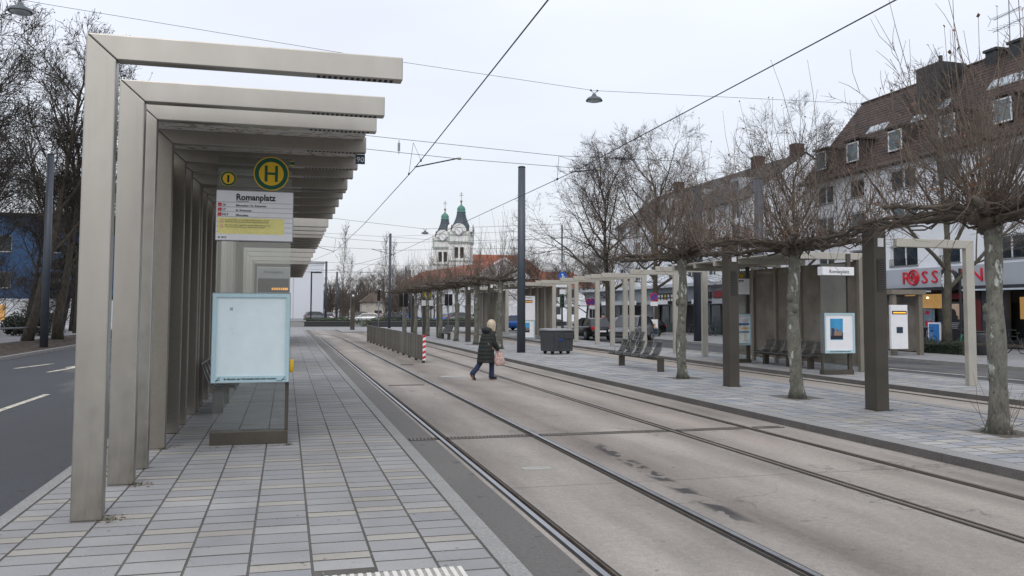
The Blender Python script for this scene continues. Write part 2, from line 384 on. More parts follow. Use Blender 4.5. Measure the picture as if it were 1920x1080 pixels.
def text(name, s, size, m, parent, loc, rot, depth=.003, align='LEFT', sx=1., bold=0.):
    cu = bpy.data.curves.new(name, 'FONT'); cu.body = s; cu.size = size; cu.extrude = depth; cu.align_x = align; cu.offset = bold*size; cu.resolution_u = 2
    tmp = bpy.data.objects.new('tmp', cu); COL.objects.link(tmp); VL.update()
    me = bpy.data.meshes.new_from_object(tmp.evaluated_get(bpy.context.evaluated_depsgraph_get()))
    bpy.data.objects.remove(tmp); bpy.data.curves.remove(cu)
    me.materials.clear(); me.materials.append(m)
    o = bpy.data.objects.new(name, me); COL.objects.link(o); o.parent = parent; o.location = loc; o.rotation_euler = rot; o.scale = (sx, 1, 1); return o
FRONT = (R(90), 0, 0)            # reads from -Y
LEFTW = (R(90), 0, R(-90))       # reads from -X

PZ = .11
# ================================================================== THE SETTING: ground, road, platforms, tracks
struct(B().sheet([(-900, -60), (900, -60), (900, 1500), (-900, 1500)], -.03).obj('ground', GROUND))
struct(B().sheet([(-10.1, -20), (-2.5, -20), (-2.5, 84), (-10.1, 84)], -.004).obj('road', ASPH))
struct(B().sheet([(-30, 84), (40, 84), (40, 99), (-30, 99)], -.006).obj('crossing_pavement', PAVING))
struct(B().sheet([(17.8, -20), (23.4, -20), (23.4, 84), (17.8, 84)], -.004).obj('service_road', ASPH))
struct(B().box(23.55, 36, -20, 130, -.02, .11).obj('shop_pavement', PAVING))
far_kerb = struct(bpy.data.objects.new('shop_kerb', None)); COL.objects.link(far_kerb)
kb = B().box(-.075, .075, -.495, .495, -.02, .125).mesh('kerb_stone', KERB)
for i in range(60): link('kerb_stone', kb, far_kerb, loc=(23.475, 12.5+i, 0))
# left verge
struct(B().box(-14.5, -10.25, -20, 84, -.02, .10).obj('verge', EARTH))
struct(B().box(-60, -14.5, -20, 84, -.02, .08).obj('side_pavement', PAVING))
lk = struct(bpy.data.objects.new('verge_kerb', None)); COL.objects.link(lk)
for i in range(64): link('kerb_stone', kb, lk, loc=(-10.175, 20.5+i, 0))
# track bed and asphalt edge strip
b = B(); e_ = [2.16]
for gx in (2.286, 3.672, 6.006, 7.332): e_ += [gx, gx+.042]
e_.append(8.12)
for k in range(0, 10, 2): b.sheet([(e_[k], -20), (e_[k+1], -20), (e_[k+1], 60), (e_[k], 60)], 0)
b.sheet([(2.16, 60), (8.12, 60), (8.12, 84), (2.16, 84)], 0); struct(b.obj('track_bed', TRACK))
struct(B().sheet([(1.6, -20), (2.16, -20), (2.16, 84), (1.6, 84)], 0).obj('track_edge_strip', STRIP))
struct(B().sheet([(12.3, -20), (14.65, -20), (14.65, 84), (12.3, 84)], 0).obj('far_track_bed', TRACK))

# rails with a real head, groove and lip
def railpath(x, far):
    pts = [(x, -8+k*4) for k in range(18)]
    if far:
        Rr = 46.; x0, y0 = pts[-1]
        for k in range(1, 16): a = R(5*k); pts.append((x0-(Rr+x)*(1-math.cos(a)), y0+(Rr+x)*math.sin(a)))
    else: pts += [(x, 60+4*k) for k in range(1, 8)]
    return pts
def ribbon(b, path, o0, o1, z0, z1, mi):
    b.m = mi; k = len(path); vs = []; fs = []
    for i in range(k):
        a = Vector(path[max(0, i-1)]); c = Vector(path[min(k-1, i+1)]); d = (c-a).normalized(); n = Vector((d.y, -d.x)); p = Vector(path[i])
        for o, z in ((o0, z0), (o0, z1), (o1, z1), (o1, z0)): q = p+n*o; vs.append((q.x, q.y, z))
    for i in range(k-1):
        for j in range(3): fs.append((i*4+j, i*4+j+1, i*4+4+j+1, i*4+4+j))
    b.add(vs, fs)
for x, sgn, worn, far in ((2.26, 1, 0, 1), (3.74, -1, 0, 1), (5.98, 1, 1, 0), (7.40, -1, 1, 0), (12.72, 1, 1, 0), (14.22, -1, 1, 0)):
    b = B(); p = railpath(x, far)
    o = (lambda a, c: (a, c) if sgn > 0 else (-c, -a))
    z0 = -.027 if x < 9 else .001
    ribbon(b, p, *o(-.050, -.024), .001, .004, 2)     # bitumen filler
    ribbon(b, p, *o(-.024, .026), z0, .012, 0)        # head
    ribbon(b, p, *o(.026, .068), z0-.002, z0+.002, 2)  # groove floor
    ribbon(b, p, *o(.068, .084), z0, .009, 1)         # lip
    ribbon(b, p, *o(.084, .112), .001, .004, 2)
    struct(b.obj('tram_rail', [STEELW if worn else STEEL, RUST, BLACK]))
# transverse slot drain: frame of bars over a dark channel
dr = thing('slot_drain', 'black slotted drain grating laid straight across both tram tracks', 'drain', (0, 12.66, 0))
B().box(1.78, 7.98, -.085, .085, .001, .004).obj('channel', BLACK, dr)
b = B()
for seg in ((1.79, 2.19), (2.36, 3.62), (3.80, 5.91), (6.10, 7.28), (7.46, 7.97)):
    for s in (-1, 1): b.box(seg[0], seg[1], s*.078-.008, s*.078+.008, .004, .014)
    n = int((seg[1]-seg[0])/.055)
    for k in range(n): x = seg[0]+(k+.5)*.055; b.box(x-.012, x+.012, -.07, .07, .004, .012)
stuff(b.obj('grating_bar', M('cast_iron', (.16, .15, .135), .6, .3, var=.3), dr))
# pale service plates and old repair strips set in the track
def plate(x, y, wx, wy, m, lab, z=.003, rz=0):
    o = B().box(-wx/2, wx/2, -wy/2, wy/2, 0, z).obj('track_plate', m, loc=(x, y, .0015)); o.rotation_euler = (0, 0, rz); return tag(o, lab, 'cover plate')
PL = M('pale_plate', (.33, .33, .31), .7, var=.15, scale=5)
plate(2.97, 10.05, .36, .17, PL, 'pale concrete service plate between the rails, nearest the slotted drain')
plate(4.72, 24.5, .75, .5, PL, 'pale service plate in the track behind the walking woman')
plate(3.0, 21.9, .9, .22, RUST, 'rusty brown repair strip between the shiny rails')
plate(4.15, 30.2, .45, .6, RUST, 'rusty brown repair strip beside the slatted barrier')

# ---- paved platforms
def pit_at(x, y, pits):
    for px, py in pits:
        if abs(x-px) < .40 and abs(y-py) < .42: return True
    return False
def pave(parent, cols, y0, y1, zt, nparts, yfirst, m_g, m_c, seed, pits=(), jit=.0012, cream=.24, holes=(), size='paving_slab', wide=1.):
    rnd = random.Random(seed); parts = []; g = B(); c = B(); cache = {}
    for x0, x1 in cols:
        y = y0+rnd.random()*.15; last = 0
        while y < y1:
            k = rnd.random(); typ = 2 if (k < cream and last != 2) else (0 if k < .62 else 1); last = typ
            d = (.30, .255, .175)[typ]*wide; ym = y+d/2; xm = (x0+x1)/2
            if not pit_at(xm, ym, pits) and not any(a < xm < b2 and c2 < ym < d2 for a, b2, c2, d2 in holes):
                parts.append((ym < yfirst, abs(ym-yfirst) if ym < yfirst else ym, xm, ym, x1-x0-.012, d-.017, typ, zt+rnd.uniform(-jit, jit), rnd.uniform(-.003, .003)))
            y += d
    parts.sort(key=lambda q: (q[0], q[1]))
    for i, (_, _, xm, ym, w, d, typ, z, rz) in enumerate(parts):
        if i < nparts:
            key = (round(w, 3), typ)
            if key not in cache:
                q = B(); e = .004
                q.add([(-w/2, -d/2, -.02), (w/2, -d/2, -.02), (w/2, d/2, -.02), (-w/2, d/2, -.02),
                       (-w/2, -d/2, -e), (w/2, -d/2, -e), (w/2, d/2, -e), (-w/2, d/2, -e),
                       (-w/2+e, -d/2+e, 0), (w/2-e, -d/2+e, 0), (w/2-e, d/2-e, 0), (-w/2+e, d/2-e, 0)],
                      [(8, 9, 10, 11)]+[(a+j, a+(j+1) % 4, a+4+(j+1) % 4, a+4+j) for a in (0, 4) for j in range(4)])
                q.mi = [0]+[1]*8; cache[key] = q.mesh('paving_slab', [m_c if typ == 2 else m_g, JOINT])
            o = link(size, cache[key], parent, loc=(xm, ym, z)); o.rotation_euler = (0, 0, rz)
        else: (c if typ == 2 else g).box(xm-w/2, xm+w/2, ym-d/2, ym+d/2, z-.02, z, False)
    for q, m in ((g, m_g), (c, m_c)):
        if q.v: q.mi = [0, 1, 1, 1, 1]*(len(q.f)//5); stuff(q.obj(size, [m, JOINT], parent))
# left platform
pl = struct(B().box(-2.22, 1.5, -6, 80, -.02, PZ-.005).obj('platform', JOINT))
cols = [(1.07-.43*k, 1.07-.43*(k-1)) for k in range(8)]
cols = [(1.07, 1.49)]+[(1.07-.43*(k+1), 1.07-.43*k) for k in range(7)]+[(-2.21, -1.94)]
pave(pl, cols, 4.5, 60, PZ, 300, 5.3, PAVE_G, PAVE_C, 3, holes=[(.2, 1.22, 5.3, 6.02)])
B().box(-2.2, 1.48, 60, 79.9, 0, PZ).obj('far_paving', PAVING, pl)
ke = B().box(-.075, .075, -.497, .497, -.02, PZ+.001).mesh('edge_stone', KERB)
for i in range(76): link('edge_stone', ke, pl, loc=(1.58, 4.5+i, 0))
ke2 = B().box(-.065, .065, -.497, .497, -.02, PZ+.002).mesh('road_edge_stone', KERB)
for i in range(76): link('edge_stone', ke2, pl, loc=(-2.29, 4.5+i, 0))
tp = B().box(.2, 1.22, 5.3, 6.0, .09, PZ+.001).obj('tactile_slab', M('tactile_base', (.33, .32, .30), .9, var=.1, fine=.4, fscale=70, bmp=.5), pl)
tr = B().box(-.015, .015, -.34, .34, 0, .008).mesh('tactile_rib', M('tactile_rib', (.62, .61, .57), .8, var=.1, fine=.1))
for k in range(18): link('tactile_rib', tr, tp, loc=(.235+k*.057, 5.645, PZ+.001))
# island platform between the tracks
PITS = [(10.33, 10.6), (10.35, 15.9), (10.38, 21.25), (9.8, 39.4), (9.82, 44.7), (9.8, 50.)]
isl = struct(B().box(8.42, 12.05, 2, 82, -.02, PZ-.005).obj('island_platform', JOINT))
pave(isl, [(8.44+.4*k, 8.44+.4*(k+1)) for k in range(9)], 5.6, 48, PZ, 300, 6.6, PAVE_I, PAVE_C, 5, pits=PITS, cream=.16, wide=1.0)
B().box(8.43, 12.04, 48, 81.9, 0, PZ).obj('far_paving', PAVING, isl)
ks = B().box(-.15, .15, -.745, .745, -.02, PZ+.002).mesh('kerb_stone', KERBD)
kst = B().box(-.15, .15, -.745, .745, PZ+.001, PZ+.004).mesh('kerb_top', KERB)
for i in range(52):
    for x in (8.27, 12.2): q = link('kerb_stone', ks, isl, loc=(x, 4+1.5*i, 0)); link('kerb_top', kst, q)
for i, (x, y) in enumerate(PITS): B().box(x-.52, x+.52, y-.5, y+.5, .08, PZ-.003).obj('tree_pit', M('pit_grit', (.10, .092, .082), .95, var=.4, scale=3, fine=.4, bmp=.5), isl)
# shelter platform beyond the third track
sh = struct(B().box(14.9, 17.6, 4, 82, -.02, PZ-.005).obj('shelter_platform', JOINT))
pave(sh, [(14.92+.44*k, 14.92+.44*(k+1)) for k in range(6)], 12, 46, PZ, 120, 14, PAVE_I, PAVE_C, 9, cream=.12, wide=1.1)
B().box(14.91, 17.59, 46, 81.9, 0, PZ).obj('far_paving', PAVING, sh)
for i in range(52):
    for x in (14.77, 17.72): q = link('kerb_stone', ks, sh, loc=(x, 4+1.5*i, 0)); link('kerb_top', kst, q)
# traffic island at the end of the tracks
struct(B().box(4.6, 9.0, 74, 84, -.02, .10).obj('traffic_island', PAVING, bevel=.02))

# ---- road markings (paint, a few millimetres proud)
def mark(poly, lab):
    return tag(B().prism(poly, .001, .004, lambda u, v, a: (u, v, a)).obj('lane_marking', ROADP), lab, 'road marking')
mark([(-5.26, 14.6), (-5.12, 14.6), (-5.06, 21.2), (-5.20, 21.2)], 'long white lane dash on the left road, nearest the camera')
mark([(-8.42, 30.6), (-8.28, 30.6), (-7.78, 33.0), (-7.92, 33.0)], 'white lane dash near the leaf littered verge')
mark([(-6.98, 28.6), (-6.86, 28.6), (-6.55, 30.6), (-6.25, 30.5), (-6.5, 33.2), (-6.95, 30.8), (-6.72, 30.7)], 'white lane arrow seen just beside the first portal post')
for k, lab in ((0, 'white lane dash seen between the first two portal posts'), (1, 'white lane dash far down the left road')):
    mark([(-5.2, 30+12*k), (-5.06, 30+12*k), (-5.06, 35+12*k), (-5.2, 35+12*k)], lab)
mark([(18.1, 16), (18.22, 16), (18.9, 27.5), (18.78, 27.5)], 'thin white line on the service road by the single tall portal')
mark([(20.3, 16), (20.42, 16), (19.1, 42), (18.98, 42)], 'long white line down the middle of the service road')

# fallen leaves and grit: small curled quads
def litter(name, n, area, m, seed, sz=(.02, .05), z=PZ):
    rnd = random.Random(seed); b = B()
    for _ in range(n):
        x0, x1, y0, y1 = rnd.choice(area); x = rnd.uniform(x0, x1); y = rnd.uniform(y0, y1); s = rnd.uniform(*sz); a = rnd.random()*6.28
        c, q = math.cos(a)*s, math.sin(a)*s; h = rnd.uniform(.002, .012)
        b.add([(x-c, y-q, z+.004), (x+q*.6, y-c*.6, z+h), (x+c, y+q, z+.004), (x-q*.6, y+c*.6, z+h)], [(0, 1, 2, 3)])
    o = stuff(b.obj(name, m)); return o
tag(litter('leaf_litter', 130, [(-1.5, -1.3, 7.9, 8.2), (-1.5, -1.3, 9.4, 9.7), (-1.95, -1.75, 9, 12), (-1.45, -1.3, 11.9, 12.3), (-1.0, .1, 11.75, 11.9), (10.3, 10.9, 13.3, 13.5), (9.9, 10.8, 10.1, 10.4)], DRYL, 4, (.008, .025)), 'small brown dry leaves gathered at the feet of posts', 'leaf litter')
tag(litter('grit', 320, [(-1.6, -1.0, 7.5, 8.3), (.9, 1.6, 5.9, 9), (-.2, 1.3, 6, 8), (-1.6, .6, 6, 8)], M('grit', (.42, .41, .39), .9), 6, (.003, .009)), 'pale grit scattered over the near paving', 'grit')
tag(litter('verge_leaves', 2600, [(-13.6, -10.5, 30, 62)], M('old_leaf', (.085, .058, .042), .9, var=.5, scale=9), 8, (.06, .14), .11), 'brown fallen leaves covering the verge beside the left road', 'leaf litter')
def tuft(b, x, y, z, rnd, n=14, h=.07):
    for _ in range(n):
        a = rnd.random()*6.28; r = rnd.random()*.07; hh = h*rnd.uniform(.4, 1.2); dx = rnd.uniform(-.03, .03); px, py = x+r*math.cos(a), y+r*math.sin(a)
        b.add([(px-.003, py, z), (px+.003, py, z), (px+dx, py+rnd.uniform(-.03, .03), z+hh)], [(0, 1, 2)])
rnd = random.Random(2); b = B()
for x, y in ((-1.44, 8.02), (-1.46, 9.56), (-1.49, 11.86), (-1.6, 12.3), (10.4, 13.4), (10.7, 13.42), (10.55, 18.55), (.06, 11.86)): tuft(b, x, y, PZ, rnd, 30, .04)
for k in range(10): tuft(b, 10.33+rnd.uniform(-.3, .3), 10.6+rnd.uniform(-.3, .3), PZ-.005, rnd, 8, .08)
tag(stuff(b.obj('moss_tufts', M('moss', (.07, .075, .03), .9, var=.3))), 'green moss and grass tufts at the feet of posts and in a tree pit', 'moss')
# ================================================================== PORTALS AND SHELTERS
def portal_bm(H, L, w, h, d, s, gap=.0015):
    f = lambda u, v, a: (u*s, a, v)
    p = B(); p.prism([(0, 0), (w, 0), (w, H-h-gap), (0, H-gap)], 0, d, f)
    q = B(); q.prism([(gap, H), (w+gap, H-h), (L, H-h), (L, H)], 0, d, f)
    v = B()
    for k in range(14): x = L-.12-.052*k; v.box(min(x*s, (x+.03)*s), max(x*s, (x+.03)*s), .025, d-.025, H-h-.0015, H-h+.002)
    v.m = 0
    return p, q, v
def norm(bm):
    return bm
POST_W, BEAM_H, DEP = .25, .225, .14
def fixn(o):
    import bmesh
    b = bmesh.new(); b.from_mesh(o.data); bmesh.ops.recalc_face_normals(b, faces=b.faces); b.to_mesh(o.data); b.free(); return o
def portal(label, x0, y, H, L, s, group, w=POST_W, h=BEAM_H, d=DEP):
    t = thing('portal_frame', label, 'portal frame', (x0, y, PZ), 0, group)
    p, q, v = portal_bm(H, L, w, h, d, s)
    fixn(p.obj('post', ALU if s > 0 else ALUR, t, bevel=.012)); fixn(q.obj('beam', ALU if s > 0 else ALUR, t, bevel=.012)); v.obj('vent', BLACK, t)
    return t
GL = 'free standing portal frames of the near platform'
HL, LL = 4.2, 2.76
p0 = portal('tall pale metal portal frame standing nearest of all, beam cut off against the sky', -1.73, 8.0, HL, LL, 1, GL)
for y, lab in ((9.55, 'second pale portal frame in the row, directly behind the nearest one'), (10.44, 'third pale portal frame, touching the front of the first roofed shelter'),
               (22.91, 'first free portal frame in the gap beyond the near roofed shelter'), (24.09, 'second free portal frame beyond the near roofed shelter'), (25.32, 'third free portal frame beyond the near roofed shelter, before another roof'),
               (33.3, 'free portal frame just beyond the second roofed shelter'), (36.3, 'free portal frame before the far end roof of the left platform'), (39.3, 'last free portal frame before the far end roof of the left platform')):
    dup(p0, (-1.73, y, PZ), label=lab)
def shelter(label, x0, ys, H, L, s, wall, group, roof_from=None, panes=2, w=POST_W, h=BEAM_H, d=DEP, ceil=PEEL, pm=None):
    y0 = ys[0]; t = thing('tram_shelter', label, 'tram shelter', (x0, y0, PZ), 0, group)
    mp, mq, mv = portal_bm(H, L, w, h, d, s)
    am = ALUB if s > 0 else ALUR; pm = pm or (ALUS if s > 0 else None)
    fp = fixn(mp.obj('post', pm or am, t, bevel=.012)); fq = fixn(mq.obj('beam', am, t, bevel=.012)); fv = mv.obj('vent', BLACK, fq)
    for y in ys[1:]:
        a = fp.copy(); COL.objects.link(a); a.location.y = y-y0
        c = fq.copy(); COL.objects.link(c); c.location.y = y-y0
        e = fv.copy(); COL.objects.link(e); e.parent = c
    pw = .08 if s > 0 else .5
    edges = ([roof_from] if roof_from else [])+list(ys)
    for i in range(len(edges)-1):
        a, c = edges[i]+d+.004-y0, edges[i+1]-.004-y0
        if c-a < .1: continue
        o = B().box(min(.02*s, (L-.04)*s), max(.02*s, (L-.04)*s), a, c, H-.045, H-.004).obj('roof_panel', ceil, t)
        if edges[i] == roof_from: continue
        for k in range(panes):
            q0 = a+(c-a)*k/panes+.006; q1 = a+(c-a)*(k+1)/panes-.006
            B().box(min((w*pw)*s, (w*pw+.02)*s), max((w*pw)*s, (w*pw+.02)*s), q0, q1, .16, H-h-.02).obj('wall_panel', wall, t)
            if s < 0:
                B().box(-w*.5-.04, -w*.5+.02, q0, q1, .0, .12).obj('base_rail', WALLG, t)
    return t
GS = 'roofed tram shelters of the left platform'
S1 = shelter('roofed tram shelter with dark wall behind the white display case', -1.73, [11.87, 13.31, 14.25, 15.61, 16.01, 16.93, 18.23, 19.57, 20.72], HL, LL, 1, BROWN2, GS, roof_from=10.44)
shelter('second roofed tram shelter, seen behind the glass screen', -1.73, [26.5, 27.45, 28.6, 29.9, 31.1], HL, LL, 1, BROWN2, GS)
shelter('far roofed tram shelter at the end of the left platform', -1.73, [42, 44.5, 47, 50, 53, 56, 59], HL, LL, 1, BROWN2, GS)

# ---- right-hand portals
GR = 'free standing portal frames of the shelter platform'
HR_, LR = 3.59, 2.25
r0 = portal('single pale portal frame standing in front of the shop with red letters', 16.5, 17.53, HR_, LR, -1, GR, w=.24, h=.21)
for y, lab in ((31.42, 'pale portal frame just right of the straight plane trunk beside the bench'), (34.07, 'pale portal frame directly left of the straight plane trunk beside the bench'), (37.49, 'pale portal frame with full beam, just above the five seat bench'),
               (38.95, 'pale portal frame close behind the one over the five seat bench'), (39.8, 'pale portal frame rising behind the middle of the five seat bench'), (41.54, 'pale portal frame in front of the grey parked car'),
               (43.77, 'pale portal frame in front of the black parked car'), (47.26, 'pale portal frame between the black car and the big waste bin'), (48.51, 'pale portal frame just behind the right end of the big waste bin')):
    dup(r0, (16.5, y, PZ), label=lab)
GS2 = 'roofed tram shelters of the far platform'
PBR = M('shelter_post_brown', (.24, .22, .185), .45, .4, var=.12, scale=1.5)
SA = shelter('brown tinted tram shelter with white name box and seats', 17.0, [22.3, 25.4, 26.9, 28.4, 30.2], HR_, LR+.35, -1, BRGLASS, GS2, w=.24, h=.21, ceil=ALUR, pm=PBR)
SLATW = M('slat_wall', (.205, .178, .14), .6, .1, var=.22, scale=1.4, fine=.12, fscale=10, stretch=(1, 1, .3), orand=.3)
shelter('tram shelter with boarded brown back wall behind the white info stele', 16.5, [51.57, 53.2, 54.8, 56.5, 58.2, 60], HR_, LR, -1, SLATW, GS2, panes=4, w=.24, h=.21, ceil=ALUR)
shelter('farthest tram shelter with boarded wall, behind the walking woman', 16.5, [63.5, 65.5, 67.5, 69.5, 71.5, 74], HR_, LR, -1, SLATW, GS2, panes=4, w=.24, h=.21, ceil=ALUR)

# ================================================================== GLASS SCREENS WITH SIGNS
def disc(name, r, m, parent, x, y, z, th=.006, n=32):
    b = B(); b.lathe([(r, 0), (r, th)], n, ax='y'); o = b.obj(name, m, parent, loc=(x, y, z)); return fixn(o)
def hsign(parent, x, y, z, r):
    o = disc('stop_sign', r, YEL, parent, x, y, z)
    disc('ring', r*.94, GRN, o, 0, -.002, 0); disc('face', r*.70, YEL, o, 0, -.004, 0)
    b = B(); k = r*.70
    b.box(-k*.53, -k*.30, -.0065, -.003, -k*.68, k*.68); b.box(k*.30, k*.53, -.0065, -.003, -k*.68, k*.68); b.box(-k*.30, k*.30, -.0063, -.003, -k*.10, k*.10)
    b.obj('letter', GRN, o); return o
def numsign(parent, x, y, z, r):
    o = disc('stop_number', r, YEL, parent, x, y, z); disc('ring', r*.95, GRN, o, 0, -.002, 0); disc('face', r*.70, YEL, o, 0, -.004, 0)
    text('numeral', '1', r*1.25, INK, o, (-.02*r, -.0045, -r*.45), FRONT, align='CENTER', bold=.05); return o
def lineboard(parent, x0, y, z0, w, h, full):
    o = B().box(x0-.008, x0+w+.008, y, y+.035, z0-.012, z0+h+.008).obj('line_board', GREYM, parent, bevel=.004)
    B().box(x0, x0+w, y-.002, y+.01, z0, z0+h).obj('board_face', WHITE, o)
    f = y-.0025; zt = z0+h
    text('lettering', 'Romanplatz', .118*w, INK, o, (x0+.25*w, f, zt-.122*h/.67), FRONT, sx=.92, bold=.028)
    b = B()
    for q in (.155, .22, .285, .35, .42, .485, .555): b.box(x0+.004, x0+w-.004, f-.001, f+.001, zt-(q+.004)*h/.67, zt-q*h/.67)
    b.obj('rule_line', INKG, o)
    if full:
        text('lettering', 'Doppelhaltestelle', .024, INKG, o, (x0+.25, f, zt-.146), FRONT)
        for i, (a, c) in enumerate((('16', 'Effnerplatz / St. Emmeram'), ('17', 'St. Emmeram'), ('N17', 'Effnerplatz'))):
            z = zt-.205-.066*i
            B().box(x0+.018, x0+.068, f-.001, f+.001, z-.008, z+.036).obj('line_badge', REDS, o)
            text('badge_text', 'Tram', .014, WHITE, o, (x0+.023, f-.001, z+.008), FRONT)
            text('lettering', a, .045, INK, o, (x0+.075, f, z-.002), FRONT, bold=.02); text('lettering', c, .038, INK, o, (x0+.25, f, z-.006), FRONT, bold=.015)
        yn = B().box(x0+.022, x0+.885, f-.0025, f, zt-.585, zt-.368).obj('notice', YEL2, o)
        for i, (a, c) in enumerate((('Mo, 30. Juni 2025 - ca. Fr, 29. August 2025: Keine Bus Fr, 29. und', 'SEV Richtung Laim: ab vom Haltepunkt 1 Bitte Aushang beachten'), ('Mon, 30 June 2025 - approx. Fri, 29 August 2025: Departure of bus', 'to SEV towards Laim from stop 1 Please notice the displays'))):
            z = zt-.405-.068*i
            text('lettering', a, .0215, INKG, o, (x0+.115, f-.003, z), FRONT); text('lettering', c, .0215, INKG, o, (x0+.115, f-.003, z-.026), FRONT)
            tb = B(); tb.prism([(x0+.045, z-.028), (x0+.095, z-.028), (x0+.07, z+.016)], f-.0035, f-.002, lambda u, v, a: (u, a, v)); fixn(tb.obj('warning_mark', REDS, o))
            tb = B(); tb.prism([(x0+.054, z-.023), (x0+.086, z-.023), (x0+.07, z+.006)], f-.0045, f-.003, lambda u, v, a: (u, a, v)); fixn(tb.obj('warning_face', WHITE, o))
        b = B(); b.prism([(0, 0), (.02, .012), (.032, .004), (.024, -.01), (.008, -.012)], f-.001, f+.001, lambda u, v, a: (x0+.025+u, a, z0+.035+v)); fixn(b.obj('logo', NAVY, o))
        text('lettering', 'MVG', .032, NAVY, o, (x0+.07, f, z0+.024), (R(90), 0, 0), bold=.015)
    else:
        b = B()
        for i in range(4): b.box(x0+.02*w, x0+(.55-.05*i)*w, f-.001, f+.001, zt-(.20+.065*i)*h/.67, zt-(.18+.065*i)*h/.67)
        b.obj('lettering', INKG, o)
    return o
def case(parent, x0, y, z0, w, h, dep, kind):
    o = B().box(x0, x0+w, y, y+dep, z0, z0+h).obj('display_case', M('case_body', (.50, .60, .64), .4, .2, var=.05), parent, bevel=.006)
    e = .052; fb = B()
    fb.box(x0, x0+w, y-.03, y, z0, z0+e*1.6); fb.box(x0, x0+w, y-.03, y, z0+h-e, z0+h); fb.box(x0, x0+e, y-.03, y, z0+e*1.6, z0+h-e); fb.box(x0+w-e, x0+w, y-.03, y, z0+e*1.6, z0+h-e)
    fb.obj('case_frame', CYANF, o)
    ob = B()
    for a in ((x0-.006, x0, z0-.006, z0+h+.006), (x0+w, x0+w+.006, z0-.006, z0+h+.006)): ob.box(a[0], a[1], y-.034, y+dep, a[2], a[3])
    ob.box(x0, x0+w, y-.034, y+dep, z0-.008, z0); ob.box(x0, x0+w, y-.034, y+dep, z0+h, z0+h+.008); ob.obj('case_edge', GREYM, o)
    B().box(x0+e, x0+w-e, y-.006, y-.002, z0+e*1.6, z0+h-e).obj('case_back', CYANW if kind != 'city' else WHITE, o)
    if kind == 'empty':
        text('lettering', 'Im Bereich der Wartehalle bitte nicht rauchen!', .0355, INK, o, (x0+w/2, y-.032, z0+.034), FRONT, align='CENTER', bold=.02)
        text('lettering', 'Ihre MVG', .014, INK, o, (x0+.84, y-.032, z0+.012), FRONT, bold=.02)
        for xx in (.055, .90):
            b = B(); b.tube([(x0+xx, y-.032, z0+.014), (x0+xx+.055, y-.032, z0+.074)], .0035, 5); b.tube([(x0+xx+.008, y-.032, z0+.024), (x0+xx+.03, y-.032, z0+.034)], .007, 5); b.tube([(x0+xx+.028, y-.032, z0+.03), (x0+xx+.05, y-.032, z0+.028), (x0+xx+.055, y-.032, z0+.045)], .003, 5); b.obj('no_smoking_mark', INK, o)
        b = B()
        for q in ((-.02, .02), (.02, .02), (-.02, -.02), (.018, -.022)): b.tube([(x0+.24, y-.008, z0+h-.21), (x0+.24+q[0], y-.008, z0+h-.21+q[1])], .004, 4)
        b.obj('scribble', INKG, o)
        rr = random.Random(3); b = B()
        for _ in range(16):
            cx, cz = x0+rr.uniform(.1, .9), z0+rr.uniform(.15, 1.05); l = rr.uniform(.01, .05); a = rr.uniform(-.6, 1.4); b.tube([(cx, y-.0065, cz), (cx+l*math.cos(a), y-.0065, cz+l*math.sin(a))], .0016, 3)
        b.obj('scratch', M('scratch', (.75, .84, .87), .4), o)
    elif kind == 'city':
        px0, px1, pz0, pz1 = x0+.20*w/1., x0+.62*w, z0+.33*h, z0+.86*h
        B().box(px0, px1, y-.010, y-.006, pz0, pz1).obj('poster', M('poster_sky', lin(60, 150, 200), .4, var=.25, scale=3), o)
        rr = random.Random(5); b = B()
        for k in range(11):
            xa = px0+(px1-px0)*k/11; hh = (pz1-pz0)*rr.uniform(.3, .62); b.m = rr.choice((0, 0, 1, 2)); b.box(xa, xa+(px1-px0)/11.5, y-.012-.0005*(k % 3), y-.010, pz0+.2*(pz1-pz0), pz0+hh)
        b.m = 3; b.box(px0+.01, px1-.01, y-.014, y-.010, pz0+.02, pz0+.2*(pz1-pz0)); b.m = 2; b.box(px0+.12, px1-.05, y-.015, y-.010, pz0+.12, pz0+.24)
        b.obj('poster_city', [M('ps1', lin(50, 60, 85), .5), M('ps2', lin(110, 120, 140), .5), M('ps3', lin(140, 115, 100), .5), M('ps4', lin(30, 30, 40), .5)], o)
        text('lettering', 'Im Bereich der Wartehalle bitte nicht rauchen!', .0355, INK, o, (x0+w/2, y-.032, z0+.034), FRONT, align='CENTER', bold=.02)
    else:
        rr = random.Random(8); b = B()
        for (a, c, u, v, mi) in ((.08, .38, .62, .94, 0), (.14, .3, .72, .92, 1), (.08, .36, .34, .6, 2), (.08, .36, .12, .32, 2), (.42, .92, .72, .94, 2), (.42, .92, .64, .70, 3), (.42, .92, .46, .63, 0), (.42, .92, .40, .44, 3), (.42, .92, .12, .38, 0), (.6, .9, .52, .56, 4), (.45, .6, .6, .64, 4), (.08, .3, .08, .1, 3)):
            b.m = mi; b.box(x0+a*w, x0+c*w, y-.010-.0006*mi, y-.006, z0+u*h, z0+v*h)
        b.obj('timetable', [M('tt0', (.66, .72, .70), .5), M('tt1', (.35, .52, .12), .5), M('tt2', (.62, .66, .74), .5), M('tt3', (.03, .1, .3), .5), M('tt4', (.68, .38, .05), .5)], o)
        b = B()
        for k in range(26):
            z = z0+.13*h+.03*k
            for q in (.43, .7): b.box(x0+q*w, x0+(q+rr.uniform(.08, .2))*w, y-.0125, y-.011, z, z+.008)
        b.obj('timetable_text', INKG, o)
        text('lettering', 'Im Bereich der Wartehalle bitte nicht rauchen!', .0355, INK, o, (x0+w/2, y-.032, z0+.034), FRONT, align='CENTER', bold=.02)
    return o

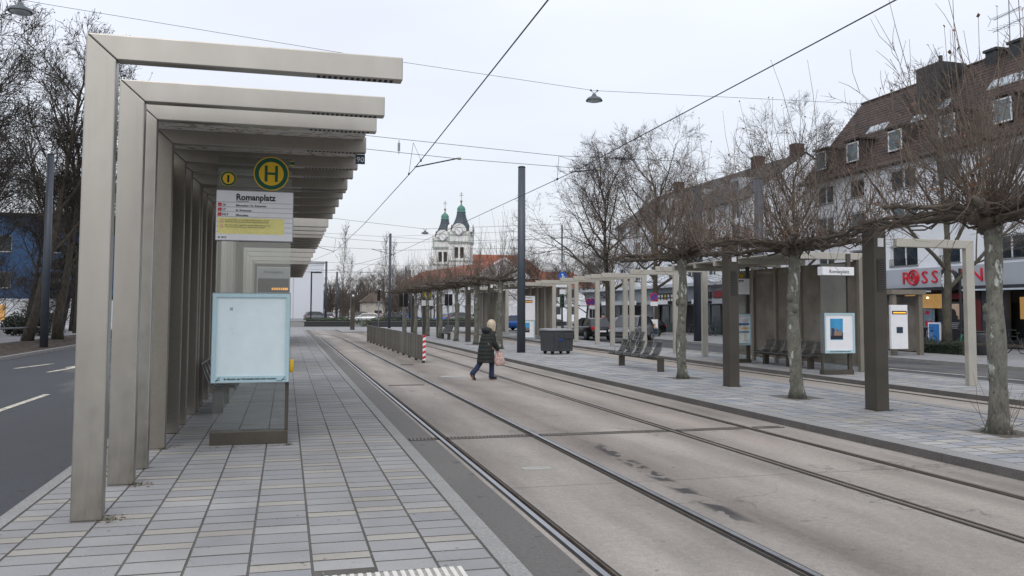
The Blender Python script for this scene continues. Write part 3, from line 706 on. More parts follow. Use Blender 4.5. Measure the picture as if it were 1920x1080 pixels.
t = thing('glass_screen', 'glass screen with round stop signs, line board and empty white display case', 'info screen', (-.95, 12.05, PZ))
B().box(0, 1.0, -.03, .22, 0, .17).obj('plinth', BROWN, t, bevel=.006)
B().box(.02, .99, .085, .097, .17, 3.89).obj('pane', GLASSD, t)
B().box(.955, 1.003, .05, .13, .17, .82).obj('post', BROWN, t, bevel=.004)
hsign(t, .715, .07, 3.665, .235); numsign(t, .155, .07, 3.575, .105)
b = B().box(.955, 1.02, .07, .08, 3.80, 3.845); b.obj('stripe_mark', GRN, t)
B().box(.955, 1.02, .071, .079, 3.845, 3.853).obj('stripe_edge', YEL, t); B().box(.955, 1.02, .071, .079, 3.788, 3.80).obj('stripe_edge', YEL, t)
lineboard(t, .012, .03, 2.735, .998, .67, True)
case(t, 0, .0, .825, 1.0, 1.19, .08, 'empty')
v = B(); v.lathe([(.0, -.09), (.035, -.09), (.05, -.075), (.055, 0), (.05, .075), (.035, .09), (0, .09)], 14); fixn(v.obj('ticket_validator', YEL, t, True, loc=(1.01, .14, 1.03)))

# plate with 90 hung under the shelter beam
t = thing('speed_plate', 'small navy plate reading 90 hung under a shelter beam end', 'sign plate', (.98, 11.99, 4.085))
B().box(-.085, .045, -.006, .006, -.14, -.005).obj('plate', NAVY, t); text('lettering', '90', .105, WHITE, t, (-.02, -.007, -.112), FRONT, align='CENTER')

# info stele under the roof
def stele(label, loc, w, h, rz=0, poster=False):
    t = thing('info_stele', label, 'info stele', loc, rz)
    B().box(0, w, 0, .16, 0, h).obj('body', M('stele_body', (.45, .48, .49), .35, .3, var=.05) if not poster else WHITE, t, bevel=.01)
    B().box(.04*w, .96*w, -.008, .0, h*.78, h*.90).obj('led_display', INK, t) if not poster else B().box(.18*w, .82*w, -.008, 0, h*.84, h*.90).obj('led_display', INK, t)
    text('lettering', 'Romanplatz', .12*w, INK, t, (w/2, -.004, h*.945), FRONT, align='CENTER')
    led = M('led_amber', (.8, .3, .02), .5, emit=(1, .42, .04), es=1.2); rr = random.Random(4); b = B()
    for k in range(9):
        x = w*(.45+.055*k) if not poster else w*(.2+.068*k); zz = h*.80 if not poster else h*.855
        b.box(x, x+w*rr.uniform(.03, .045), -.011, -.008, zz, zz+h*.02)
    b.obj('led_text', led, t)
    if poster:
        case(t, .06*w, -.05, h*.02, w*.88, h*.42, .045, 'city')
    return t
stele('grey info stele with amber display under the left shelter roof', (-.72, 22.0, PZ), .80, 2.86)
stele('white info stele with amber display and city poster by the boarded shelter', (14.35, 52.2, PZ), .95, 2.75, poster=True)

# right-hand screens
def screen_r(label, loc, kind, signs):
    t = thing('glass_screen', label, 'info screen', loc)
    B().box(0, 1.0, -.02, .2, 0, .13).obj('plinth', BROWN, t, bevel=.006)
    B().box(0, .05, .06, .12, .13, .9).obj('post', BROWN, t); B().box(.88, 1.0, .05, .13, .13, 3.5).obj('post', BROWN, t)
    if signs:
        B().box(.0, .88, .085, .097, .13, 3.45).obj('pane', GLASS, t)
        hsign(t, .24, .06, 3.2, .2); numsign(t, .68, .06, 3.08, .10); lineboard(t, .06, .03, 2.42, .92, .55, False)
        case(t, .0, .0, .62, 1.0, 1.1, .09, kind)
    else:
        B().box(.0, .88, .085, .097, .13, 3.2).obj('pane', GLASS, t)
        case(t, .0, -.05, .62, 1.0, 1.15, .17, kind)
        o = B().box(-.05, 1.0, -.1, .14, 2.86, 3.1).obj('name_box', WHITE, t, bevel=.006); text('lettering', 'Romanplatz', .14, INK, o, (.5, -.102, 2.92), FRONT, align='CENTER')
    return t
screen_r('glass screen with white Romanplatz name box and city poster case', (14.92, 21.5, PZ), 'city', False)
screen_r('glass screen with round stop sign and timetable case, behind a brown post', (14.95, 27.2, PZ), 'timetable', True)

# ================================================================== BENCHES
def seat_meshes():
    prof = [(-.27, .84), (-.20, .66), (-.13, .50), (-.06, .45), (.05, .44), (.2, .455), (.27, .45), (.30, .42)]
    fr = B(); wr = B()
    for y in (-.235, .235): fr.tube([(u, y, z) for u, z in prof], .013, 6)
    fr.tube([(-.27, -.235, .84), (-.275, -.2, .86), (-.275, .2, .86), (-.27, .235, .84)], .013, 6); fr.tube([(.30, -.235, .42), (.30, .235, .42)], .013, 6)
    for k in range(17): y = -.208+.026*k; wr.tube([(u, y, z) for u, z in prof], .0042, 4, False)
    for i in range(len(prof)-1):
        for q in (0, .25, .5, .75):
            u = prof[i][0]*(1-q)+prof[i+1][0]*q; z = prof[i][1]*(1-q)+prof[i+1][1]*q
            wr.tube([(u, -.235, z), (u, .235, z)], .0038, 3, False)
    ar = B(); ar.tube([(.25, .262, .45), (.22, .262, .63), (-.12, .262, .65), (-.19, .262, .66)], .011, 6)
    return fr.mesh('seat_frame', TUBEM, True), wr.mesh('seat_mesh', WIREG), ar.mesh('armrest', TUBEM, True)
SF, SW, SAr = seat_meshes()
def bench(label, loc, rz, seats, beam, legs, group='wire seat benches on the platforms', arms=True):
    t = thing('wire_seat_bench', label, 'bench', loc, rz, group)
    B().box(-.07, .07, beam[0], beam[1], .33, .42).obj('beam', BROWN, t, bevel=.006)
    for y in legs: B().box(-.09, .09, y-.06, y+.06, 0, .33 if legs[0] != y else .42).obj('leg', BROWN, t, bevel=.006)
    for y in seats:
        s = link('seat', SW, t, loc=(0, y, 0)); link('seat_frame', SF, s)
        if arms: link('armrest', SAr, s)
    return t
bench('row of five wire mesh seats on the island between plane trunk and waste bin', (10.82, 23.6, PZ), R(180), [-.62-.68*k for k in range(5)], (-4.1, .07), [0.0, -3.05])
bench('dark seats facing the track inside the left shelter behind the display case', (-1.12, 15.5, PZ), 0, [.3, .85, 1.4, 1.95], (0, 2.3), [.3, 1.9])
bench('dark wire seats inside the brown tinted shelter', (16.05, 23.4, PZ), R(180), [-.2-.58*k for k in range(6)], (-3.6, .1), [-.4, -1.6, -3.0])
bench('three wire seats standing behind the five seat bench, by a portal', (15.6, 36.4, PZ), R(180), [-.1-.58*k for k in range(3)], (-1.6, .2), [0, -1.3])
bench('small far row of wire seats on the island beside thin trunks', (9.75, 52, PZ), R(180), [-.3-.58*k for k in range(5)], (-3.0, .1), [-.2, -2.4])
bench('far seats with a blue one inside the boarded shelter behind the woman', (15.9, 65.5, PZ), R(180), [-.3-.58*k for k in range(5)], (-3.0, .1), [-.2, -2.4])

# ================================================================== BROWN LOUDSPEAKER POSTS, MASTS
def speaker_post():
    t = thing('loudspeaker_post', '', 'platform post', (0, 0, 0), 0, 'brown loudspeaker posts on the island')
    B().box(-.13, .13, -.17, .17, 0, 3.5).obj('post', BROWN, t, bevel=.008)
    B().box(-.05, .07, -.182, -.17, 3.0, 3.16).obj('plate', WHITE, t)
    g = B().box(-.075, .085, -.174, -.17, 2.18, 2.78).obj('speaker_panel', DARK, t)
    sl = B().box(-.07, .08, -.182, -.174, -.008, .008).mesh('speaker_slat', BROWN)
    for k in range(15): link('speaker_slat', sl, g, loc=(0, 0, 2.2+k*.04))
    B().box(-.14, .14, -.18, .18, 0, .012).obj('foot_plate', DARK, t)
    return t
sp = speaker_post(); sp['label'] = 'brown loudspeaker post with small white plate, biggest in view, right of the tinted shelter'; sp.location = (10.55, 13.6, PZ)
for x, y, lab in ((10.42, 18.7, 'brown loudspeaker post in front of the timetable screen'), (10.35, 43.6, 'brown loudspeaker post right behind the walking woman'), (10.2, 48.6, 'thin brown post between the far bench and the woman'), (10.1, 58, 'far brown post right of the small stop sign'), (9.9, 63, 'far brown post left of the small stop sign'), (9.9, 69, 'farthest brown post of the island, beside the traffic lights')):
    dup(sp, (x, y, PZ), label=lab)
d = dup(sp, (5.95, 80.5, .1), label='lone brown post on the traffic island at the end of the rails', sc=(1.5, 1.2, 1.03)); d['group'] = 'brown loudspeaker posts on the island'
def mast(label, x, y, h, r, m=MAST, collar=True, grp='steel masts along the tracks'):
    t = thing('steel_mast', label, 'mast', (x, y, .05), 0, grp)
    B().tube([(0, 0, 0), (0, 0, h)], [r, r*.86], 24).obj('shaft', m, t, True)
    b = B(); b.lathe([(r*.88, h-.02), (r*.9, h+.02), (r*.7, h+.05), (0.01, h+.06)], 24); b.obj('cap', DARK, t)
    if collar: B().box(-r*1.25, r*1.25, -r*1.25, r*1.25, 0, .03).obj('foot_plate', DARK, t)
    return t
mast('thick blue grey mast on the island beside the waste bin', 9.84, 35.7, 8.12, .185)
mast('dark blue grey mast on the leafy verge between two tree trunks', -11.0, 44.6, 9.2, .18)
mast('slim grey mast beyond the barrier, before the hedge', ux(731, 90), 90, 9.9, .15)
mast('grey mast at the left of the far hedge planter', ux(611.5, 118), 118, 8.4, .17, collar=False)
mast('grey mast behind the far poplar tree', ux(632, 122), 122, 7.2, .15, collar=False)
mast('grey mast in front of the red roofed wing, left one', ux(761, 125), 125, 8.2, .15, collar=False)
mast('grey mast in front of the red roofed wing, right one', ux(769, 135), 135, 8.2, .15, collar=False)
mast('dark mast among the plane crowns above the tinted shelter', 18.3, 30.5, 7.2, .2, collar=False)
mast('dark mast behind the open portal row and the cars', 24.3, 47.5, 9.5, .3, m=M('dark_mast', (.03, .037, .05), .5, var=.1), collar=False)
mast('thin pole rising among bare trees right of the thick mast', ux(1054, 85), 85, 10.8, .1, collar=False)

# ================================================================== BARRIER, WASTE BIN
t = thing('slatted_barrier', 'long brown slatted barrier between the tracks with red and white end plate', 'barrier', (4.86, 30.9, 0))
L = 22.3; n = 84; pitch = L/n
sl = B(); sl.prism([(-.030, .03), (-.005, .0), (.03, .0), (.03, pitch-.03), (-.005, pitch-.03), (-.030, pitch-.06)], .12, .97, lambda u, v, a: (u, v, a)); slm = sl.mesh('slat', SLATM); o = link('slat', slm, t); fixn(o)
for k in range(1, n):
    o = link('slat', slm, t, loc=(0, k*pitch, 0))
B().box(-.035, .035, -.02, L, .97, 1.0).obj('top_rail', BROWN, t); B().box(-.035, .035, -.02, L, .085, .118).obj('bottom_rail', BROWN, t)
ft = B().box(-.05, .05, -.03, .03, 0, .085).mesh('foot', BROWN)
for k in range(13): link('foot', ft, t, loc=(0, .1+k*1.83, 0))
for y, m in ((0, BROWN), (5.2, GREYM), (12, GREYM), (22.2, BROWN)): B().box(-.045, -.022, y-.03, y+.03, .09, 1.0).obj('joint_post', m, t)
e = B().box(-.055, .055, -.055, -.035, .1, 1.0).obj('end_plate', WHITE, t)
for k in range(5):
    z = .14+.19*k; q = B(); q.prism([(-.055, z), (.055, z+.05), (.055, z+.145), (-.055, z+.095)], -.058, -.0545, lambda u, v, a: (u, a, v)); fixn(q.obj('red_stripe', REDS, e))

t = thing('waste_container', 'big dark grey wheeled waste bin with blue scribble on the island', 'waste bin', (11.0, 34.3, PZ), R(18)); t.scale = (.84, .82, .97)
BINM = M('bin_plastic', (.052, .057, .063), .45, var=.15, scale=2); BINL = M('bin_lid', (.19, .20, .21), .45, var=.1)
b = B(); w0, w1, d0, d1 = .65, .69, .47, .51
b.add([(-w0, -d0, .13), (w0, -d0, .13), (w0, d0, .13), (-w0, d0, .13), (-w1, -d1, 1.0), (w1, -d1, 1.0), (w1, d1, 1.0), (-w1, d1, 1.0)], [(3, 2, 1, 0), (4, 5, 6, 7), (0, 1, 5, 4), (1, 2, 6, 5), (2, 3, 7, 6), (3, 0, 4, 7)])
for x in (-.45, -.22, 0, .22, .45): b.box(x-.012, x+.012, -.515, -.47, .28, .92)
b.obj('body', BINM, t, bevel=.03)
b = B(); b.add([(-.73, -.56, 1.0), (.73, -.56, 1.0), (.73, .54, 1.0), (-.73, .54, 1.0), (-.72, -.55, 1.05), (.72, -.55, 1.05), (.70, .52, 1.10), (-.70, .52, 1.10)], [(3, 2, 1, 0), (4, 5, 6, 7), (0, 1, 5, 4), (1, 2, 6, 5), (2, 3, 7, 6), (3, 0, 4, 7)]); b.obj('lid', BINL, t, bevel=.02)
B().box(.12, .62, -.555, -.48, .66, .9).obj('handle_pocket', BINM, t, bevel=.03)
for x in (-.48, .48):
    for y in (-.32, .32):
        w = B(); w.lathe([(.085, -.03), (.1, -.02), (.1, .02), (.085, .03)], 14, ax='y'); o = w.obj('wheel', BLACK, t, True, loc=(x, y, .1)); fixn(o)
        B().box(-.03, .03, -.05, .05, .06, .12).obj('castor', DARK, o)
b = B(); pts = [(-.02, .58), (.02, .66), (.05, .56), (.09, .65), (.12, .57), (.16, .64), (.2, .6)]
b.tube([(x-.2, -.512, z) for x, z in pts], .016, 5); b.obj('scribble', BLUES, t)
# ================================================================== WALKING WOMAN
SKIN = M('skin', (.52, .31, .22), .55, var=.06); HAIR = M('blond_hair', (.56, .48, .36), .55, var=.3, scale=14, stretch=(1, 1, .2)); COAT = M('coat_green', (.014, .019, .017), .75, var=.25, scale=9)
JEANS = M('jeans', (.016, .028, .075), .8, var=.2, scale=12); SHOE = M('shoe', (.014, .012, .012), .6); SOLE = M('shoe_sole', (.16, .10, .05), .8)
def skin_mesh(name, verts, edges, radii, m, parent, root=0, sub=2):
    me = bpy.data.meshes.new(name); me.from_pydata(verts, edges, []); me.materials.append(m)
    o = bpy.data.objects.new(name, me); COL.objects.link(o); o.parent = parent
    o.modifiers.new('skin', 'SKIN').use_smooth_shade = True
    if not me.skin_vertices: me.skin_vertices.new()
    for i, r in enumerate(radii): me.skin_vertices[0].data[i].radius = (r, r) if not isinstance(r, tuple) else r
    for i in range(len(verts)): me.skin_vertices[0].data[i].use_root = (i == root)
    q = o.modifiers.new('sub', 'SUBSURF'); q.levels = q.render_levels = sub; return o
# local axes: +x = walking direction, +y = her left, z up.   Left leg trails with the heel lifted, right leg is planted.
w = thing('person', 'person with blond hair in long dark green quilted coat and jeans, walking over the rails', 'person', (5.36, 23.15, .004), R(22))
hipz = .80
V = [(0, 0, hipz), (.01, 0, .98), (.05, 0, 1.16), (.09, 0, 1.27), (.13, 0, 1.34), (.165, 0, 1.40), (.19, 0, 1.50), (.195, 0, 1.575),      # spine, neck, head
     (-.01, .085, .76), (-.12, .09, .46), (-.38, .085, .175), (-.37, .085, .07), (-.30, .085, .015),                                 # left (rear) leg
     (.03, -.085, .76), (.15, -.085, .44), (.14, -.085, .09), (.17, -.085, .04), (.275, -.085, .03),                                 # right (front) leg
     (.10, .16, 1.25), (.09, .205, 1.02), (.20, .20, .83), (.10, -.16, 1.25), (.13, -.205, 1.01), (.27, -.19, .82)]
Ed = [(0, 1), (1, 2), (2, 3), (3, 4), (4, 5), (5, 6), (6, 7), (0, 8), (8, 9), (9, 10), (10, 11), (11, 12), (0, 13), (13, 14), (14, 15), (15, 16), (16, 17), (3, 18), (18, 19), (19, 20), (3, 21), (21, 22), (22, 23)]
Rr = [.13, .115, .13, .10, .05, .048, .092, .07, .085, .058, .042, .036, .03, .085, .058, .042, .036, .03, .05, .042, .028, .05, .042, .028]
body = skin_mesh('body', V, Ed, Rr, SKIN, w)
# hands: palm plus five curled fingers each, in one skinned chain set
def hand(base, d, sgn):
    base = Vector(base); d = Vector(d).normalized(); side = Vector((0, 1, 0)); vs = [base, base+d*.05]; es = [(0, 1)]; rs = [.024, .028]
    for k in range(4):
        o = side*(.018*(k-1.5)); l = (.036, .042, .039, .030)[k]; i = len(vs)
        p1 = base+d*.07+o; p2 = p1+d*l*.6+Vector((.012*0+.016, 0, -.008)); p3 = p2+Vector((.012, 0, -.012))-d*.02
        vs += [p1, p2, p3]; es += [(1, i), (i, i+1), (i+1, i+2)]; rs += [.0095, .0085, .0075]
    i = len(vs); p = base+d*.03+side*.03*sgn; vs += [p, p+d*.03+Vector((.018, -.004*sgn, 0))]; es += [(0, i), (i, i+1)]; rs += [.011, .008]
    return skin_mesh('hand', [tuple(q) for q in vs], es, rs, SKIN, w, 0, 1)
hand((.20, .20, .83), (.35, 0, -.9), -1); hand((.27, -.19, .82), (.35, 0, -.9), 1)
# face on the far side of the head
f = B(); hc = Vector((.20, 0, 1.535)); 
f.tube([hc+Vector((.088, 0, .015)), hc+Vector((.112, 0, -.02)), hc+Vector((.088, 0, -.028))], [.006, .013, .008], 6)
f.obj('nose', SKIN, w, True)
for s_ in (-1, 1):
    e = B(); e.ell(hc+Vector((.082, .033*s_, .012)), (.012, .013, .009)); e.obj('eye', M('eye', (.05, .04, .04), .3), w, True)
    e = B(); e.ell(hc+Vector((.0, .094*s_, -.005)), (.02, .012, .03)); e.obj('ear', SKIN, w, True)
m_ = B(); m_.ell(hc+Vector((.083, 0, -.058)), (.008, .026, .007)); m_.obj('mouth', M('lips', (.35, .11, .10), .5), w, True)
# hair: cap of strands falling to the collar
h = B(); rr = random.Random(11)
for k in range(420):
    a = rr.uniform(.55, 2*PI-.55); el = rr.uniform(.05, 1.45)
    st = hc+Vector((math.cos(a)*math.cos(el)*.098-.005, math.sin(a)*math.cos(el)*.098, math.sin(el)*.108+.01))
    out = Vector((math.cos(a), math.sin(a), 0)); dn = rr.uniform(.10, .22)
    p1 = st+out*.018+Vector((0, 0, -.03)); p1.x -= .005; p2 = Vector((hc.x+out.x*.118-.008, out.y*.118, hc.z-.03-rr.uniform(0, .04))); p3 = Vector((hc.x+out.x*.105-.01, out.y*.105, hc.z-dn))
    tp_ = hc+Vector((rr.uniform(-.02, .03), rr.uniform(-.015, .015), .116))
    h.tube([tp_, st+out*.008, p1, p2, p3], [.006, .011, .012, .011, .004], 4, False)
h.ell(hc+Vector((-.012, 0, .005)), (.102, .098, .108), 14, 8); h.obj('hair', HAIR, w, True)
# trousers
tb = B()
tb.tube([V[8], (-.06, .09, .6), V[9], (-.24, .088, .31), (-.365, .085, .19), (-.38, .085, .14)], [.098, .088, .074, .070, .074, .078], 12)
tb.tube([V[13], (.085, -.085, .6), V[14], (.15, -.085, .25), (.142, -.085, .1), (.142, -.085, .055)], [.098, .088, .072, .070, .074, .080], 12)
tb.obj('trousers', JEANS, w, True)
def shoe(ankle, toe_dir, up):
    a = Vector(ankle); d = Vector(toe_dir).normalized(); u = Vector(up).normalized(); sd_ = d.cross(u)
    rot = Matrix((d, sd_, u)).transposed(); o = B()
    for i, (x, hw, hh) in enumerate(((-.075, .034, .05), (0, .038, .055), (.07, .043, .04), (.13, .042, .03), (.165, .03, .02))): pass
    o.ell(a+rot @ Vector((.045, 0, .0)), (.135, .045, .038), 12, 6, rot); o.ell(a+rot @ Vector((-.03, 0, .03)), (.055, .042, .05), 10, 6, rot)
    q = o.obj('shoe', SHOE, w, True); s_ = B(); s_.cbox(a+rot @ Vector((.045, 0, -.034)), (.25, .078, .018), rot); s_.obj('sole', SOLE, q, bevel=.006); return q
shoe((-.355, .085, .095), (.55, 0, -.80), (.80, 0, .55)); shoe((.16, -.085, .05), (1, 0, 0), (0, 0, 1))
# coat: A-line loft with quilted ridges, hood and sleeves
c = B(); rings = []; N = 26; nz = 44
for i in range(nz+1):
    k = i/nz; z = .47+k*(1.36-.47)
    cx = .03+.085*max(0, (z-.75)/.6)**1.2-.03*(1-k); rx = .232-.05*k; ry = .262-.03*k
    if z > 1.2: q = (z-1.2)/.16; rx = rx*(1-q)+.085*q; ry = ry*(1-q*q)+.10*q*q
    ridge = .006*math.sin((z-.47)/.105*2*PI); rings.append((cx, rx+ridge, ry+ridge, z))
vs = []; fs = []
for cx, rx, ry, z in rings:
    for j in range(N): a = 2*PI*j/N; vs.append((cx+rx*math.cos(a), ry*math.sin(a), z))
for i in range(nz):
    for j in range(N): fs.append((i*N+j, i*N+(j+1) % N, (i+1)*N+(j+1) % N, (i+1)*N+j))
c.add(vs, fs)
for s_, el, wr_ in ((1, V[19], V[20]), (-1, V[22], V[23])):
    sh_ = Vector((.10, .15*s_, 1.27)); e_ = Vector(el)+Vector((0, .01*s_, 0)); w_ = Vector(wr_); pts = []; rad = []
    for i in range(13):
        k = i/12; p = sh_.lerp(e_, k*2) if k < .5 else e_.lerp(w_, (k-.5)*2); pts.append(p); rad.append((.098-.03*k)*(1+.06*math.sin(i*2.1)))
    pts.insert(0, Vector((.09, .08*s_, 1.30))); rad.insert(0, .07); c.tube(pts, rad, 12)
c.obj('coat', COAT, w, True)
hd = B(); hd.ell((.03, 0, 1.345), (.15, .165, .105), 16, 8, Matrix.Rotation(R(28), 3, 'Y')); hd.ell((.10, 0, 1.385), (.10, .12, .055), 14, 6, Matrix.Rotation(R(12), 3, 'Y')); hd.obj('hood', COAT, w, True)
# shoulder bag carried in the right hand, strap across the back
bagp = Matrix.Translation((5.36, 23.15, 0)) @ Matrix.Rotation(R(22), 4, 'Z')
bg = thing('shoulder_bag', 'rose and white patterned cloth bag carried by the walking person', 'bag', (5.36, 23.15, .004), R(22))
mb, t_, p_ = newmat('bag_cloth'); v_ = coord(t_); vo = nd(t_, 'ShaderNodeTexVoronoi'); vo.inputs['Scale'].default_value = 26; t_.links.new(v_, vo.inputs[0])
t_.links.new(mixc(t_, rng(t_, vo.outputs['Distance'], .3, .45, 0, 1), (.30, .10, .10), (.58, .45, .42)), p_.inputs['Base Color']); p_.inputs['Roughness'].default_value = .9
b = B(); prof = [(.02, .40), (.12, .385), (.155, .43), (.165, .52), (.15, .62), (.12, .70), (.085, .745), (.06, .755)]; N = 18; vs = []; fs = []
for r, z in prof:
    for j in range(N): a = 2*PI*j/N; k = 1+.06*math.sin(3*a+z*9); vs.append((.31+r*1.0*math.cos(a)*k, -.235+r*.62*math.sin(a)*k, z))
for i in range(len(prof)-1):
    for j in range(N): fs.append((i*N+j, i*N+(j+1) % N, (i+1)*N+(j+1) % N, (i+1)*N+j))
fs.append(tuple(range(N-1, -1, -1))); b.add(vs, fs); b.obj('pouch', mb, bg, True)
b = B()
for y in (-.27, -.2): b.tube([(.22, y, .745), (.255, -.2, .80), (.295, -.19, .775), (.33, -.2, .79), (.40, y, .74)], .011, 6)
b.obj('handle', mb, bg, True)
b = B(); pts = [(.27, -.20, .76), (.06, -.24, .88), (-.05, -.20, 1.0), (-.075, -.10, 1.13), (-.035, .02, 1.26), (.03, .10, 1.335)]
for i in range(len(pts)-1):
    pass
b.tube(pts, .017, 6); b.obj('strap', M('strap', (.42, .27, .23), .8), bg, True)

# ================================================================== OVERHEAD LINES
WIRE = M('wire_bronze', (.05, .045, .045), .6, .4, var=.1)
def catwire(name, label, pts, r, sag=0., cat='overhead wire', grp=None, seg=10):
    b = B(); path = []
    for i in range(len(pts)-1):
        a, c = Vector(pts[i]), Vector(pts[i+1])
        for k in range(seg): q = k/seg; p = a.lerp(c, q); p.z -= sag*4*q*(1-q); path.append(p)
    path.append(Vector(pts[-1])); b.tube(path, r, 6); return tag(b.obj(name, WIRE, None, True), label, cat, grp)
catwire('contact_wire', 'thick tram contact wire over the near track, running to the top edge', [(2.95, -6, 5.75), (2.95, 9.6, 5.61), (2.92, 20.4, 5.32), (2.95, 35, 5.36), (2.95, 54.5, 5.66), (1.2, 72, 5.6), (-6, 95, 5.6)], .010, .0)
catwire('contact_wire', 'thick tram contact wire over the second track, crossing in front of the thick mast', [(6.65, -6, 5.6), (6.65, 8.1, 5.46), (6.65, 19.4, 5.27), (6.66, 36, 5.38), (6.68, 56, 5.55), (6.4, 85, 5.6)], .010, .0)
catwire('span_wire', 'upper span wire across both tracks at the first wire support', [(-12, 20, 7.6), (1.77, 20, 5.99), (6.47, 20, 5.75), (9.67, 20, 5.78), (18.3, 30.5, 6.6)], .006)
catwire('span_wire', 'lower span wire across both tracks at the first wire support', [(-12, 20, 6.5), (1.78, 20, 5.67), (3.94, 20, 5.55), (7.48, 20, 5.45), (18.3, 30.5, 6.1)], .006)
catwire('lamp_wire', 'long thin wire high above the platforms carrying two hanging street lamps', [(-26, 28, 13.0), (-7.13, 28, 11.08), (1.15, 28, 10.35), (3.63, 28, 10.16), (10.36, 28, 9.68), (21.42, 28, 9.94), (35, 28, 10.9)], .007)
catwire('lamp_wire', 'far thin wire carrying the small hanging lamp near the church towers', [(-20, 70, 11.3), (3.74, 70, 9.29), (11, 70, 8.66), (22.7, 70, 9.42)], .012)
catwire('span_wire', 'upper far span wire by the second wire support', [(-3, 56, 7.3), (3, 56, 6.55), (7, 56, 6.35), (24.3, 47.5, 6.6)], .009)
catwire('span_wire', 'lower far span wire by the second wire support', [(-3, 56, 6.3), (3, 56, 5.95), (7, 56, 5.85), (24.3, 47.5, 6.0)], .009)
catwire('span_wire', 'high far span wire between the slim mast and the shelters', [(-6, 90, 10.2), (11.3, 90, 9.6), (20, 90, 9.2), (34, 80, 10)], .012)
catwire('span_wire', 'far double span wire low above the plane crowns', [(-6, 90, 7.2), (11.3, 90, 6.6), (24, 90, 6.9)], .012)
catwire('span_wire', 'far span wire above the white house and parked cars', [(-8, 118, 7.6), (ux(611, 118), 118, 7.0), (24, 118, 7.2)], .014)
catwire('span_wire', 'thin far wire rising from the slim mast towards the shelters', [(ux(731, 90), 90, 9.7), (24, 70, 9.0)], .011)
catwire('span_wire', 'thin far wire between the two left masts and the white hall', [(ux(611, 118), 118, 8.0), (-9, 128, 7.4)], .014)
catwire('contact_wire', 'far curved tram wire over the bend at the end of the tracks', [(6.68, 56, 5.55), (4.5, 78, 5.6), (-2, 100, 5.6), (-16, 118, 5.6)], .012)
catwire('span_wire', 'thin far wire across the bend at the end of the tracks', [(-12, 100, 7.2), (9, 100, 6.3), (26, 96, 6.9)], .013)
def hanger(label, sup, wire, dy, arm_to):
    t = thing('wire_support', label, 'wire support', sup, 0, 'wire hangers on the span wires'); s0 = Vector(sup); a = Vector(wire)-s0
    b = B(); b.tube([(0, 0, 0), a+Vector((0, -dy, .02))], .005, 4); b.tube([(0, 0, 0), a+Vector((0, dy, .02))], .005, 4); b.obj('hanger', WIRE, t)
    for d in (-dy, dy): B().cbox(a+Vector((0, d, .01)), (.03, .09, .05)).obj('clamp', DARK, t)
    b = B(); b.tube([a+Vector((0, 0, .02)), Vector(arm_to)-s0], .016, 6); b.obj('steady_arm', DARK, t, True)
    b = B(); b.lathe([(.012, -.05), (.03, -.04), (.03, .04), (.012, .05)], 8, c=Vector(arm_to)-s0+Vector((.05, 0, 0)), ax='x'); fixn(b.obj('insulator', M('insulator', (.25, .22, .17), .4), t, True))
hanger('wire hanger and steady arm over the near track at the first support', (2.84, 20, 5.88), (2.92, 20.3, 5.33), 1.0, (3.9, 20, 5.555))
hanger('wire hanger and steady arm over the second track at the first support', (6.47, 20, 5.75), (6.65, 19.6, 5.27), 1.1, (7.46, 20, 5.455))
hanger('far wire hanger over the near track by the slim poplar', (3, 56, 6.55), (2.9, 56, 5.67), .8, (1.6, 56, 6.03))
hanger('far wire hanger over the second track by the slim mast', (7, 56, 6.35), (6.68, 56, 5.55), .8, (5.3, 56, 5.89))
def turnbuckle(label, p, vert):
    b = B(); L_ = .22
    if vert: b.tube([(-.02, 0, -.1), (-.02, 0, .1)], .009, 5); b.tube([(.02, 0, -.1), (.02, 0, .1)], .009, 5); b.tube([(0, 0, -.17), (0, 0, .17)], .007, 5)
    else: b.tube([(-.15, 0, .025), (.15, 0, .025)], .012, 5); b.tube([(-.15, 0, -.025), (.15, 0, -.025)], .012, 5); b.tube([(-.4, 0, 0), (.4, 0, 0)], .01, 5)
    return tag(b.obj('turnbuckle', DARK, loc=p), label, 'turnbuckle')
turnbuckle('upright wire tensioner between two span wires beside the near shelter', (2.5, 20, 5.76), True)
turnbuckle('wire tensioner in the upper span wire next to the plane crown', (8.1, 20, 5.765), False)
LAMPM = M('lamp_shade', (.10, .12, .13), .5, .3, var=.1); LAMPG = M('lamp_glass', (.42, .48, .50), .3)
def lamp(label, p, s=1.):
    t = thing('hanging_lamp', label, 'street lamp', p, 0, 'street lamps hanging from wires'); t.scale = (s, s, s)
    b = B(); b.lathe([(.02, -.10), (.06, -.12), (.10, -.2), (.14, -.22), (.24, -.27), (.29, -.34), (.30, -.37), (.285, -.37), (.27, -.345)], 20); fixn(b.obj('shade', LAMPM, t, True))
    b = B(); b.lathe([(.26, -.365), (.20, -.40), (.1, -.42), (.005, -.425)], 20); fixn(b.obj('lens', LAMPG, t, True))
    b = B(); b.tube([(-.16, 0, .0), (-.1, 0, -.03), (0, 0, -.1), (.1, 0, -.03), (.16, 0, 0)], .012, 5); b.tube([(-.12, 0, -.02), (-.12, 0, .03)], .03, 6); b.tube([(.12, 0, -.02), (.12, 0, .03)], .03, 6); b.obj('hook', DARK, t)
lamp('hanging street lamp in the open sky right of the contact wire', (10.36, 28, 9.68))
lamp('hanging street lamp over the bare trees in the top corner', (-7.85, 27.9, 11.17), 1.15)
lamp('tiny far hanging lamp left of the church towers', (11, 70, 8.66), 1.05)
t = thing('street_lamp', 'slim far street lamp with flat head by the white building', 'street lamp', (ux(584, 108), 108, 0))
B().tube([(0, 0, 0), (0, 0, 6.6)], .09, 8).obj('pole', DARK, t); B().cbox((.55, 0, 6.55), (1.3, .5, .16)).obj('lamp_head', DARK, t)
